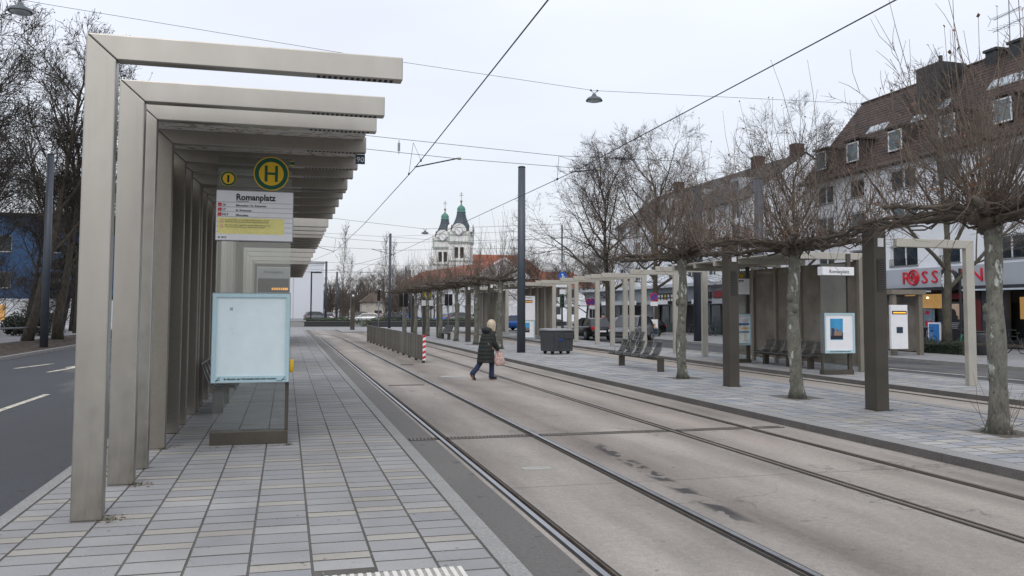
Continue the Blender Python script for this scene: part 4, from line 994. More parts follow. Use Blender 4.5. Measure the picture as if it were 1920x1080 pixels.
# ================================================================== TREES
def wander(rnd, p, d, L, n, bend, lift):
    pts = [p.copy()]; d = d.normalized()
    for i in range(n):
        d = (d+Vector((rnd.gauss(0, bend), rnd.gauss(0, bend), rnd.gauss(0, bend)+lift))).normalized(); p = p+d*(L/n); pts.append(p.copy())
    return pts, d
def taper(a, c, n): return [a+(c-a)*i/n for i in range(n+1)]
def rdir(rnd, d, ang):
    d = d.normalized(); a = d.orthogonal().normalized(); c = d.cross(a); t = rnd.random()*2*PI
    return (d*math.cos(ang)+(a*math.cos(t)+c*math.sin(t))*math.sin(ang)).normalized()
def pollard(seed, label, loc, top=1.0, H=3.22, nsh=250, lean=.0, headn=40, nlong=14, mat=1.):
    rnd = random.Random(seed); t = thing('plane_tree', label, 'plane tree', loc, 0, 'pollarded plane trees on the island')
    tb = B(); pts = []; rad = []
    for i in range(15):
        k = i/14; z = k*H; pts.append((lean*z+.03*math.sin(z*2.1+seed), .03*math.sin(z*1.7+seed*2), z)); rad.append(.142-.035*k+(.05 if i == 0 else 0)+.012*math.sin(z*5+seed)+(.05*max(0, k-.85)/.15))
    tb.tube(pts, rad, 14)
    for _ in range(9):
        z = rnd.uniform(.3, 2.7); a = rnd.random()*6.28; r0 = .085; c = (lean*z+r0*math.cos(a), r0*math.sin(a), z); s_ = rnd.uniform(.045, .07); tb.ell(c, (s_, s_, s_*1.2), 8, 5)
    zb = rnd.uniform(1.8, 2.1)
    for _ in range(4): a = rnd.random()*6.28; tb.ell((lean*zb+.09*math.cos(a), .09*math.sin(a), zb+rnd.uniform(-.14, .14)), (.085, .085, .10), 8, 5)
    tb.obj('trunk', BARK, t, True)
    head = Vector((lean*H, 0, H-.05)); lb = B(); nodes = []
    dirs = [(PI/2, 2.75), (-PI/2, 2.75), (PI/2+.25, 2.5), (-PI/2-.2, 2.5), (.1, 2.0), (PI-.1, 2.0), (.85, 1.8), (-.8, 1.8), (PI-.8, 1.8), (PI+.75, 1.8)]
    for a, L in dirs:
        a += rnd.gauss(0, .08); L *= rnd.uniform(.9, 1.05); n = 9; p = head+Vector((0, 0, rnd.uniform(-.05, .1))); pl_ = [p.copy()]; w_ = 0
        for i in range(n):
            w_ += rnd.gauss(0, .16); w_ *= .8; p = p+Vector((math.cos(a+w_), math.sin(a+w_), (.17 if i < 3 else 0)+rnd.gauss(0, .09)))*(L/n); pl_.append(p.copy())
            nodes.append((p.copy(), (i+1)/n*L/2.7))
            if rnd.random() < .45: s_ = rnd.uniform(.05, .10); lb.ell(p, (s_, s_, s_*.8), 7, 4)
        lb.tube(pl_, taper(.058, .020, n), 7)
        # interlaced thin rods along the limb
        for kk in range(3 if mat > .5 else 1):
            q = [x+Vector((rnd.gauss(0, .06), rnd.gauss(0, .06), rnd.gauss(-.02, .07))) for x in pl_]; lb.tube(q, taper(.022, .009, n), 4)
    for _ in range(5): lb.ell(head+Vector((rnd.gauss(0, .1), rnd.gauss(0, .1), rnd.gauss(.03, .06))), (.13, .13, .11), 8, 5)
    lb.obj('limb', LIMB, t, True)
    cb = B(); dl = B()
    def leaf(p):
        s_ = rnd.uniform(.012, .034); a = rnd.random()*6.28; u = Vector((math.cos(a), math.sin(a), rnd.gauss(0, .6)))*s_; v = Vector((-math.sin(a), math.cos(a), rnd.gauss(0, .8)))*s_*.7
        dl.add([p-u, p+v, p+u, p-v+Vector((0, 0, .01))], [(0, 1, 2, 3)])
    for k in range(nsh):
        p, rr_ = rnd.choice(nodes) if k > headn else (head.copy(), .1)
        out = Vector((p.x-head.x, p.y-head.y, 0)); out = out/(out.length+1e-6)
        d = out*rnd.gauss(.7*rr_, .3)+Vector((rnd.gauss(0, .3), rnd.gauss(0, .3), 1))
        if k <= headn: d += Vector((rnd.gauss(0, .75), rnd.gauss(0, .75), 0))
        L = (rnd.uniform(.45, 1.9) if k > headn else rnd.uniform(1.0, 2.7))*top*(1.1-.3*rr_); lone = k % max(1, nsh//nlong) == 0
        if lone: L = rnd.uniform(2.6, 3.7)*top; d = Vector((rnd.gauss(0, .1), rnd.gauss(0, .1), 1))
        if rnd.random() < .25 and not lone: L *= .55; d += Vector((rnd.gauss(0, .6), rnd.gauss(0, .6), 0))
        r = .0058+.0045*L/2.5; n = 5
        pts, dd = wander(rnd, p+Vector((rnd.gauss(0, .05), rnd.gauss(0, .05), 0)), d, L, n, .07, .05); cb.tube(pts, taper(r, .0035, n), 3, False)
        for j in range(0 if lone else int(2+L*2.6)):
            i = rnd.choice((1, 2, 3, 3, 4, 4)); q = rnd.random(); s0 = pts[i].lerp(pts[i+1], q); dq = rdir(rnd, pts[i+1]-pts[i], rnd.uniform(.4, .9)); dq.z = abs(dq.z)*.6+.35
            l2 = rnd.uniform(.15, .75)*min(1, L/2); pt2, _ = wander(rnd, s0, dq, l2, 2, .15, .08); cb.tube(pt2, [.0052, .004, .0028], 3, False)
            if rnd.random() < .16: leaf(pt2[-1])
        if rnd.random() < .2 or lone: leaf(pts[-1])
    for _ in range(int(380*mat)):
        p, _r = rnd.choice(nodes); leaf(p+Vector((rnd.gauss(0, .12), rnd.gauss(0, .12), rnd.uniform(.02, .3))))
    # low whiskers around the limbs
    for _ in range(int(190*mat)):
        p, _r = rnd.choice(nodes); d = Vector((rnd.gauss(0, 1), rnd.gauss(0, 1), rnd.gauss(.1, .5))); pt2, _ = wander(rnd, p, d, rnd.uniform(.3, 1.1), 3, .25, .06); cb.tube(pt2, [.006, .005, .004, .003], 3, False)
    stuff(cb.obj('crown', TWIG, t)); stuff(dl.obj('dry_leaf', DRYL, t)); return t
PA = pollard(1, 'thick mottled plane trunk nearest the camera, with pale peeling bark patches', (10.33, 10.6, PZ-.01), 1.12, 3.25, 270, .0, 120)
PB = pollard(2, 'pollarded plane with a knobbly burl on its trunk, in front of the tinted shelter', (10.35, 15.9, PZ-.01), 1.0, 3.15, 300)
PC = pollard(3, 'pollarded plane with straight trunk beside the five seat bench', (10.38, 21.25, PZ-.01), 1.0, 3.28, 300)
PD = pollard(5, 'pollarded plane beside the far small bench', (9.8, 50, PZ-.01), .95, 3.3, 110, 0, 45, 12, .22); PE = pollard(6, 'pollarded plane just left of the walking woman, thin trunk by a brown post', (9.82, 44.7, PZ-.01), .9, 3.25, 95, 0, 40, 12, .2)
for x, y, src, rz, lab, sc in ((9.8, 39.4, PD, 180, 'pollarded plane whose trunk stands right behind the walking woman', 1.0),
                           (9.75, 60.5, PE, 0, 'far pollarded plane right beside the small stop sign', 1.0), (9.7, 66, PD, 3, 'far pollarded plane left of the small stop sign, second from the end', 1.0), (9.6, 71.5, PE, 0, 'farthest pollarded plane, next to the traffic lights', 1.0), (9.75, 55.3, PD, 5, 'far pollarded plane between the far bench and the small stop sign', 1.0)):
    dup(src, (x, y, PZ-.01), R(rz), lab, sc)
# suckers at the foot of the nearest plane
rnd = random.Random(31); b = B()
for _ in range(16):
    a = rnd.random()*6.28; pts, _d = wander(rnd, Vector((10.33+.16*math.cos(a), 10.6+.16*math.sin(a), PZ)), Vector((rnd.gauss(0, .5), rnd.gauss(0, .5), 1)), rnd.uniform(.3, 1.0), 4, .12, .03); b.tube(pts, taper(.006, .0025, 4), 4)
stuff(tag(b.obj('sucker_shoots', TWIG), 'thin bare sucker shoots at the foot of the nearest plane trunk', 'shoots'))

def bare_tree(seed, h, r0, th, name, label, loc, counts=(9, 6, 5, 5), spread=.95, lift=.05, tw=TWIGF, bk=BARKF, tr=.012, lean=(0, 0), seeds=0, Lf=.55, grp='bare trees around the square', leader=.8, cat='tree'):
    rnd = random.Random(seed); t = thing(name, label, cat, loc, 0, grp); tb = B(); cb = B(); sb = B(); tips = []
    n = 9; pts = [Vector((0, 0, -.05))]; p = pts[0]; d = Vector((lean[0], lean[1], 1)).normalized()
    for i in range(n): d = (d+Vector((rnd.gauss(0, .05), rnd.gauss(0, .05), .12))).normalized(); p = p+d*(h*leader/n); pts.append(p.copy())
    rad = [r0*1.35]+[r0*(1-.82*(i/n)) for i in range(1, n+1)]; tb.tube(pts, rad, 10)
    def along(pts, q):
        x = q*(len(pts)-1); i = min(int(x), len(pts)-2); return pts[i].lerp(pts[i+1], x-i), pts[i+1]-pts[i]
    def branch(p, d, L, r, lv):
        n = (6, 4, 3, 2)[lv]; pts, dd = wander(rnd, p, d, L, n, (.10, .16, .2, .2)[lv], lift)
        r1 = max(tr*.5, r*.3); (tb if lv == 0 else cb).tube(pts, taper(r, r1, n), (6, 4, 3, 3)[lv], False)
        if lv == 3 or lv >= len(counts)-1: tips.append(pts[-1]); return
        m = counts[lv+1]
        for k in range(m):
            q = rnd.uniform(.25, 1) if k else 1.; s0, dd = along(pts, q)
            branch(s0, rdir(rnd, dd, rnd.uniform(.35, .95)), L*rnd.uniform(.42, .68)*(1.15-.4*q), max(tr, r*(1-.7*q)*.62), lv+1)
    for k in range(counts[0]):
        q0 = th/(h*leader); q = q0+(1-q0)*((k+.3)/counts[0])**.9; s0, dd = along(pts, min(q, 1)); a = k*2.4+rnd.gauss(0, .3); e = spread*(1-.55*q)
        d = Vector((math.cos(a)*math.sin(e), math.sin(a)*math.sin(e), math.cos(e))); branch(s0, d, h*Lf*(1.05-.55*q)*rnd.uniform(.8, 1.1), r0*.55*(1-.6*q), 0)
    tb.obj('trunk', bk, t, True); stuff(cb.obj('crown', tw, t))
    if seeds:
        for _ in range(seeds):
            c = rnd.choice(tips)+Vector((0, 0, -.1)); s_ = rnd.uniform(.03, .05); sb.add([c+Vector(q)*s_ for q in ((1, 0, 0), (-1, 0, 0), (0, 1, 0), (0, -1, 0), (0, 0, 1), (0, 0, -1))], [(0, 2, 4), (2, 1, 4), (1, 3, 4), (3, 0, 4), (2, 0, 5), (1, 2, 5), (3, 1, 5), (0, 3, 5)])
        stuff(sb.obj('seed_ball', SEED, t))
    return t
TL = 'bare planes along the left road'
LA = bare_tree(21, 18.5, .26, 4.8, 'plane_tree', 'leaning bare plane on the verge with pale forked limbs, left of the dark mast', (-14.2, 54, .1), (13, 8, 7, 6), .95, .04, TWIGL, BARKD, .013, (.22, 0), 1300, .42, TL, cat='plane tree')
LB = bare_tree(22, 15, .27, 4.2, 'plane_tree', 'dark upright bare plane close beside the first portal post', (-13.2, 56.5, .1), (13, 8, 7, 6), 1.05, .04, TWIGL, BARKD, .013, (-.04, 0), 900, .37, TL, cat='plane tree')
for x, y, src, rz, sc, lab in ((-16.0, 40, LA, 40, .9, 'bare plane rising at the picture edge under the corner street lamp'), (-20.5, 47, LB, 200, 1.2, 'bare plane behind the verge at the picture edge'), (-23, 66, LB, 130, 1.2, 'bare plane standing before the blue house'),
                               (-15.5, 72, LB, 95, .9, 'bare plane seen between the first two portal posts'), (-18.5, 80, LA, 10, .8, 'bare plane behind the trees of the left verge'), (-19.5, 57, LA, 290, .85, 'bare plane filling the gap left of the leaning one'), (-27, 78, LA, 60, 1.0, 'bare plane standing close before the blue house wall'), (-15.3, 49, LB, 75, .72, 'smaller bare plane close behind the dark mast'), (-22, 84, LB, 15, 1.0, 'far bare plane in front of the blue house, right one'), (-26, 70, LB, 230, 1.05, 'far bare plane in front of the blue house, middle one'), (-31, 74, LA, 120, .95, 'far bare plane in front of the blue house, left one'), (-17, 44, LB, 310, 1.1, 'bare plane with low limbs at the picture edge beside the tube railing'), (-24, 58, LA, 40, 1.0, 'bare plane at the picture edge behind the round bush')):
    dup(src, (x, y, .1), R(rz), lab, sc)
G1 = bare_tree(41, 14.4, .27, 3.0, 'bare_tree', 'big bare tree with forked trunk in front of the low shop row, left one', (25.3, 65, .1), (14, 8, 8, 7), 1.2, .03, TWIGF, BARKD, .0085, seeds=350, Lf=.56)
G2 = bare_tree(42, 14.0, .24, 3.2, 'bare_tree', 'bare tree behind the nearest portal of the open row', (26.0, 57.5, .1), (13, 8, 8, 7), 1.15, .035, TWIGF, BARKD, .0085, seeds=300, Lf=.54)
G3 = bare_tree(43, 12.0, .22, 2.6, 'bare_tree', 'bare tree in the hedge bed in front of the shop with red letters', (28.4, 31.9, .1), (10, 7, 6, 6), .95, .05, TWIGF, BARKF, .010)
G4 = bare_tree(44, 13, .07, 1.0, 'poplar_tree', 'slim columnar bare poplar at the end of the tracks', (ux(645, 115), 115, 0), (26, 4, 3, 2), .42, .12, TWIGF, BARKD, .012, Lf=.2, leader=.95)
bt = [(1010, 118, G1, 0.639, 'bare tree right of the thick mast, before the red nave roof'), (975, 122, G2, 0.728, 'bare tree hidden half behind the thick mast'), (930, 126, G1, 0.576, 'bare tree before the red church nave'), (1065, 104, G2, 0.637, 'bare tree behind the round blue sign'), (1100, 92, G1, 0.513, 'bare tree behind the black car'),
      (1125, 96, G2, 0.679, 'bare tree with dark trunk behind the open portal row'), (1152, 84, G1, 0.563, 'bare tree behind the dark mast of the car park'), (1190, 100, G2, 0.888, 'bare tree left of the low shop row'), (1043, 130, G1, 0.594, 'far bare tree between mast and blue sign'), (905, 140, G2, 0.658, 'far bare tree by the right church tower'),
      (668, 150, G1, 0.530, 'small bare tree left of the little white house'), (718, 170, G2, 0.711, 'bare tree behind the little white house'), (745, 146, G1, 0.578, 'bare tree right of the little white house'), (690, 185, G2, 0.666, 'far bare tree above the little white house'), (775, 150, G2, 0.639, 'bare tree in front of the red roofed wing, left'), (815, 150, G1, 0.562, 'bare tree in front of the red roofed wing, middle'), (855, 148, G2, 0.639, 'bare tree in front of the red roofed wing, right'),
      (622, 160, G1, 0.481, 'small far bare tree between the two left masts'), (1390, 66, G1, 0.850, 'bare tree behind the timetable screen'), (1492, 50, G2, 1.000, 'bare tree behind the tinted shelter')]
for i, (px, Y, src, sc, lab) in enumerate(bt): dup(src, (ux(px, Y), Y, .0), R(47*i), lab, sc)
for px, Y, sc, lab in ((722, 128, 1.0, 'bare poplar just left of the slim mast'), (738, 132, .95, 'bare poplar just right of the slim mast'), (655, 140, .8, 'far bare poplar beside the lone brown post')): dup(G4, (ux(px, Y), Y, 0), R(px), lab, sc)
struct_tl = bare_tree(51, 9, .15, 1.2, 'far_treeline', 'far line of bare trees closing the avenue behind the parked cars', (0, 0, 0), (3, 3, 3, 3), .9, .05, TWIGF, BARKD, .02)
for o in list(struct_tl.children): bpy.data.objects.remove(o)
bpy.data.objects.remove(struct_tl)
rnd = random.Random(77); b = B()
for i in range(260):
    px = rnd.uniform(560, 1260); Y = rnd.uniform(185, 250); base = Vector((ux(px, Y), Y, 0)); h = rnd.uniform(5, 10.5)
    for k in range(22):
        p = base+Vector((rnd.gauss(0, .3), rnd.gauss(0, .3), rnd.uniform(.2, .5)*h)); pts, _d = wander(rnd, p, Vector((rnd.gauss(0, .6), rnd.gauss(0, .3), 1)), h*rnd.uniform(.3, .6), 3, .2, .1); b.tube(pts, [.09, .06, .045, .03], 3, False)
    b.tube([base, base+Vector((0, 0, h*.5))], [.18, .1], 4, False)
stuff(tag(b.obj('far_wood', TWIGF), 'far brownish mass of bare trees closing the avenue', 'woodland'))

def leafmass(b, rnd, n, ctr, rad, s, flat=1.):
    for _ in range(n):
        while True:
            q = Vector((rnd.uniform(-1, 1), rnd.uniform(-1, 1), rnd.uniform(-1, 1)))
            if .35 < q.length < 1: break
        p = Vector(ctr)+Vector((q.x*rad[0], q.y*rad[1], q.z*rad[2])); a = Vector((rnd.gauss(0, 1), rnd.gauss(0, 1), rnd.gauss(0, 1))).normalized()*s*rnd.uniform(.5, 1.3); c = a.orthogonal().normalized()*s*.45
        b.add([p-a, p+c, p+a, p-c], [(0, 1, 2, 3)])
def bush(name, label, loc, lumps, n, s, m, seed, cat='bush'):
    rnd = random.Random(seed); t = thing(name, label, cat, loc); st = B(); cr = B()
    for c, r in lumps:
        leafmass(cr, rnd, n, c, r, s)
        for k in range(5): st.tube([(c[0]*.5, c[1]*.5, 0), (c[0]+rnd.uniform(-.4, .4)*r[0], c[1]+rnd.uniform(-.4, .4)*r[1], c[2]+.3*r[2])], [.03, .01], 4)
    st.obj('stem', BARKD, t); stuff(cr.obj('foliage', m, t)); return t
bush('evergreen_bush', 'dark round evergreen bush before the blue house, behind the dark mast', (-16.8, 65, .08), [((0, 0, .9), (1.7, 1.3, .95)), ((.9, 0, .8), (1.0, 1, .8)), ((-1.1, .2, .7), (.9, .9, .7))], 1500, .09, LEAFD, 3)
def pine(label, loc, h, seed):
    rnd = random.Random(seed); t = thing('pine_tree', label, 'pine tree', loc, 0, 'dark pines by the blue house'); tb = B(); cb = B()
    tb.tube([(0, 0, 0), (.2, 0, h*.6), (.1, 0, h)], [.25, .15, .04], 8)
    for k in range(26):
        z = h*rnd.uniform(.38, 1); a = rnd.random()*6.28; L = (1.15-z/h)*h*.42+.4; e = (math.cos(a)*L, math.sin(a)*L, z+rnd.uniform(-.3, .3)); tb.tube([(.1, 0, z-.2), e], [.06, .02], 4)
        for q in (.55, .8, 1.): leafmass(cb, rnd, 130, (e[0]*q, e[1]*q, e[2]+.1), (.75, .75, .28), .13)
    tb.obj('trunk', BARKD, t, True); stuff(cb.obj('crown', PINE, t))
pine('dark pine at the picture edge before the blue house', (-25.0, 68, .1), 9.0, 5); pine('dark pine behind the upright plane by the first portal post', (-17.2, 78, .1), 7.2, 6)
SH = bare_tree(61, 3.6, .05, .25, 'bare_shrub', 'bare twiggy shrub behind the tube railing at the picture edge', (-16.5, 50, .1), (14, 6, 5, 3), 1.0, .04, TWIGL, BARKD, .008, Lf=.7, grp='bare shrubs behind the left verge', cat='shrub')
for x, y, rz, sc, lab in ((-14.2, 57, 40, 1.0, 'bare twiggy shrub between the leaning plane and the dark mast'), (-19, 62, 100, 1.25, 'bare twiggy shrub left of the round evergreen bush'), (-15.2, 66, 200, 1.3, 'bare twiggy shrub right of the round evergreen bush'), (-21.5, 72, 10, 1.6, 'tall bare shrub before the blue house, left one'), (-18, 76, 150, 1.7, 'tall bare shrub before the blue house, right one'), (-12.6, 51, 260, .6, 'small bare shrub at the foot of the upright plane')):
    dup(SH, (x, y, .1), R(rz), lab, sc)
# low rail and bollards behind the verge
t = thing('tube_railing', 'low grey tube railing behind the verge at the picture edge', 'railing', (-14.3, 46, .1))
b = B(); b.tube([(-2.5, -6, .75), (0.6, 10, .75)], .05, 6); b.obj('rail', GREYM, t)
for k in range(4): x, y = -2.5+3.1*k/3, -6+16*k/3; B().tube([(x, y, 0), (x, y, .75)], .05, 6).obj('post', BARKD, t)
t = thing('bollard', 'thin dark bollard in front of the round bush', 'bollard', (-14.0, 58.5, .1)); B().tube([(0, 0, 0), (0, 0, .95), (0, 0, 1.0)], [.06, .06, .03], 8).obj('post', GREYM, t)
# ================================================================== BUILDINGS
def holed(b, u0, u1, v0, v1, holes, F, dep):
    us = sorted({u0, u1, *[x for h in holes for x in h[:2]]}); vs = sorted({v0, v1, *[x for h in holes for x in h[2:4]]})
    for i in range(len(us)-1):
        for j in range(len(vs)-1):
            cu, cv = (us[i]+us[i+1])/2, (vs[j]+vs[j+1])/2
            if any(h[0] < cu < h[1] and h[2] < cv < h[3] for h in holes): continue
            b.quad(F(us[i], vs[j], 0), F(us[i+1], vs[j], 0), F(us[i+1], vs[j+1], 0), F(us[i], vs[j+1], 0))
    for a, c, e, g in (h[:4] for h in holes):
        for p, q in (((a, e), (c, e)), ((c, e), (c, g)), ((c, g), (a, g)), ((a, g), (a, e))): b.quad(F(*p, 0), F(*q, 0), F(*q, dep), F(*p, dep))
def fbox(b, F, u0, u1, v0, v1, d0, d1):
    p = [F(u, v, d) for d in (d0, d1) for u, v in ((u0, v0), (u1, v0), (u1, v1), (u0, v1))]
    b.add(p, [(0, 1, 2, 3), (7, 6, 5, 4), (0, 4, 5, 1), (1, 5, 6, 2), (2, 6, 7, 3), (3, 7, 4, 0)])
def window(parent, F, h, dep=.16, panes=2, sill=True, pane=None, rail=False, frame=None):
    u0, u1, v0, v1 = h[:4]; fr = B(); e = .07
    for a in ((u0, u0+e, v0, v1), (u1-e, u1, v0, v1), (u0+e, u1-e, v0, v0+e), (u0+e, u1-e, v1-e, v1)): fbox(fr, F, *a, dep-.05, dep)
    for k in range(1, panes): x = u0+(u1-u0)*k/panes; fbox(fr, F, x-.05, x+.05, v0+e, v1-e, dep-.05, dep)
    o = fr.obj('window', frame or WFRAME, parent)
    q = B(); q.quad(F(u0+e, v0+e, dep-.012), F(u1-e, v0+e, dep-.012), F(u1-e, v1-e, dep-.012), F(u0+e, v1-e, dep-.012)); q.obj('pane', pane or WPANE, o)
    if sill: s = B(); fbox(s, F, u0-.06, u1+.06, v0-.05, v0, -.06, dep); s.obj('sill', GREYM, o)
    if rail:
        r = B(); fbox(r, F, u0, u1, v0+.40, v0+.43, -.06, -.03); fbox(r, F, u0, u1, v0+.02, v0+.05, -.06, -.03); n = int((u1-u0)/.13)
        for k in range(n+1): x = u0+(u1-u0)*k/n; fbox(r, F, x-.008, x+.008, v0+.05, v0+.40, -.055, -.035)
        r.obj('window_rail', DARK, o)
    return o
FX = 35.0
def FW(u, v, d): return (FX+d, -u, v)                    # street facade facing -X; u runs along -Y
# ---- corner block with steep tiled roof
blk = thing('apartment_block', 'white apartment block with steep brown tiled roof, dormers and a red lettered shop', 'building', (0, 0, 0))
Y0, Y1 = 20., 52.3; EZ = 11.05; RZ = 16.9; RX = 40.
wins = []
for yc, w_ in ((50.0, 1.9), (46.7, 1.6), (42.5, 2.3), (38.9, 1.5), (34.9, 2.2), (31.2, 1.6), (27.5, 2.2), (23.5, 1.6)):
    for z0, z1 in ((4.62, 5.85), (6.95, 8.25), (9.2, 10.4)): wins.append((-yc-w_/2, -yc+w_/2, z0, z1, w_))
b = B(); holed(b, -Y1, -Y0, 3.35, EZ, wins, FW, .2)
b.quad((FX, Y1, 0), (46, Y1, 0), (46, Y1, EZ), (FX, Y1, EZ)); b.add([(FX, Y1, EZ), (46, Y1, EZ), (RX, Y1, RZ-.1)], [(0, 1, 2)]); b.quad((FX, Y0, 0), (46, Y0, 0), (46, Y0, EZ), (FX, Y0, EZ)); b.quad((46, Y0, 0), (46, Y1, 0), (46, Y1, EZ), (46, Y0, EZ))
b.obj('wall', WALLW, blk)
for i, h in enumerate(wins): window(blk, FW, h, .2, 2 if h[4] > 1.7 else 1, pane=WPANE2 if i % 3 == 1 else WPANE, rail=h[2] < 5)
b = B(); rows = 26; sl = (RZ-EZ)/(RX-FX)
for k in range(rows):                                     # stepped tile courses
    xa = FX-.35+(RX-FX+.35)*k/rows; xb = FX-.35+(RX-FX+.35)*(k+1)/rows; za = EZ+sl*(xa-FX)+.06; zb = EZ+sl*(xb-FX)+.02
    b.quad((xa, Y1+.2, za), (xa, Y0, za), (xb, Y0, zb), (xb, Y1+.2, zb)); b.quad((xa, Y1+.2, za), (xa, Y1+.2, za-.05), (xa, Y0, za-.05), (xa, Y0, za))
b.quad((RX, Y1+.2, RZ), (RX, Y0, RZ), (46.4, Y0, EZ-.3), (46.4, Y1+.2, EZ-.3)); b.obj('roof', TILES, blk)
rf = [c for c in blk.children if c.name.startswith('roof')][0]
b = B(); b.tube([(RX, Y1+.2, RZ+.03), (RX, Y0, RZ+.03)], .12, 8); b.obj('ridge_tile', TILES, rf)
for k in range(1, 1): pass
b = B(); b.tube([(FX-.42, Y1+.2, EZ-.28), (FX-.42, Y0, EZ-.28)], .09, 8); b.box(FX-.33, FX-.002, Y0, Y1+.2, EZ-.36, EZ-.30); b.obj('gutter', M('gutter', (.10, .085, .075), .5, .3), rf)
DORM = M('dormer_cheek', (.035, .028, .026), .7, var=.2)
def dormer(yc, w_, z0, z1, lab=None):
    x0 = FX+(z0-EZ)/sl-.12; xr = FX+(z1+.25-EZ)/sl+.1
    d = B(); d.add([(x0, yc-w_/2, z0), (x0, yc+w_/2, z0), (x0, yc+w_/2, z1+.1), (x0, yc-w_/2, z1+.1), (xr+.3, yc+w_/2, z1+.12), (xr+.3, yc-w_/2, z1+.12), (xr-.2, yc+w_/2, z0+.1), (xr-.2, yc-w_/2, z0+.1)], [(1, 6, 4, 2), (0, 3, 5, 7), (0, 1, 2, 3)])
    o = d.obj('dormer', DORM, rf)
    t_ = B(); t_.box(x0-.15, xr+.6, yc-w_/2-.12, yc+w_/2+.12, z1+.12, z1+.22); t_.obj('dormer_roof', DORM, o)
    Fd = lambda u, v, dd: (x0-.06+dd, -u, v); fr = B(); e = .08; u0, u1 = -yc-w_/2+.08, -yc+w_/2-.08
    for a in ((u0, u0+e, z0+.05, z1), (u1-e, u1, z0+.05, z1), (u0+e, u1-e, z0+.05, z0+.05+e), (u0+e, u1-e, z1-e, z1)): fbox(fr, Fd, *a, 0, .05)
    fr.obj('window_frame', WFRAME, o); q = B(); q.quad(Fd(u0+e, z0+.13, .03), Fd(u1-e, z0+.13, .03), Fd(u1-e, z1-e, .03), Fd(u0+e, z1-e, .03)); q.obj('pane', WPANE2, o)
for yc in (50.8, 47.4, 43.4, 39.2, 35.4, 31.4, 27.4): dormer(yc, 1.35, 11.6, 12.9)
SKYG = M('skylight_glass', (.30, .36, .42), .06, var=.3, spec=.8)
def skylight(yc, w_, zc, hh):
    e = .06; xa, za = FX+(zc-hh/2-EZ)/sl-.06, zc-hh/2+.07; xb, zb = FX+(zc+hh/2-EZ)/sl-.06, zc+hh/2+.07
    b = B(); b.add([(xa, yc-w_/2, za), (xa, yc+w_/2, za), (xb, yc+w_/2, zb), (xb, yc-w_/2, zb), (xa+.1, yc-w_/2, za-.1), (xa+.1, yc+w_/2, za-.1), (xb+.1, yc+w_/2, zb-.1), (xb+.1, yc-w_/2, zb-.1)], [(0, 1, 2, 3), (0, 4, 5, 1), (1, 5, 6, 2), (2, 6, 7, 3), (3, 7, 4, 0)])
    o = b.obj('skylight', WFRAME, rf); q = B(); q.quad((xa-.02+.05*.5, yc-w_/2+e, za+.05), (xa-.02+.05*.5, yc+w_/2-e, za+.05), (xb-.045, yc+w_/2-e, zb-.02), (xb-.045, yc-w_/2+e, zb-.02)); q.obj('pane', SKYG, o)
for yc, w_, zc, hh in ((47.2, .8, 14.0, .5), (48.2, .8, 14.0, .5), (42.0, .7, 14.3, .6), (37.6, .75, 14.6, .6), (36.7, .75, 14.6, .6), (38.5, .75, 14.6, .6)): skylight(yc, w_, zc, hh)
b = B(); b.box(37.6, 39.6, 42.2, 44.2, 12.8, 17.0); b.obj('chimney', M('chimney_lead', (.018, .02, .022), .5), rf, bevel=.03)
b = B(); b.box(38.0, 39.2, 42.6, 43.8, 17.0, 17.15); b.tube([(38.4, 43.0, 17.1), (38.4, 43.0, 17.6)], .12, 8); b.obj('chimney_cap', DARK, rf)
for y_ in (40.3, 38.6): b = B(); b.box(39.5, 40.5, y_-.4, y_+.4, 16.3, 17.15); b.box(39.4, 40.6, y_-.5, y_+.5, 17.15, 17.3); b.obj('vent_stack', DARK, rf)
b = B(); b.box(36.9, 38.1, 43.0, 43.9, 13.55, 13.7); b.ell((37.3, 43.45, 13.75), (.5, .45, .25), 12, 6); b.obj('roof_dome', M('dome_plastic', (.40, .45, .48), .4), rf)
an = thing('tv_antenna', 'spindly television antenna on the tiled roof ridge', 'antenna', (40, 39.4, 16.9))
b = B(); b.tube([(0, 0, 0), (0, 0, 3.2)], .03, 5); b.tube([(-.2, -1.0, 2.3), (.2, 1.3, 2.3)], .02, 4); b.tube([(-.2, -1.2, 1.6), (.2, 1.4, 1.6)], .02, 4); b.obj('mast_pole', GREYM, an)
b = B()
for k in range(14): y_ = -.9+.16*k; b.tube([(-.25, y_, 2.3), (.25, y_, 2.3)], .012, 4)
for k in range(9): y_ = -1.1+.28*k; b.tube([(-.4, y_, 1.6), (.4, y_, 1.6)], .012, 4)
b.tube([(0, 1.3, 2.3), (0, 1.55, 2.65)], .015, 4); b.tube([(0, 1.3, 2.3), (0, 1.55, 1.95)], .015, 4); b.obj('antenna_rod', GREYM, an)
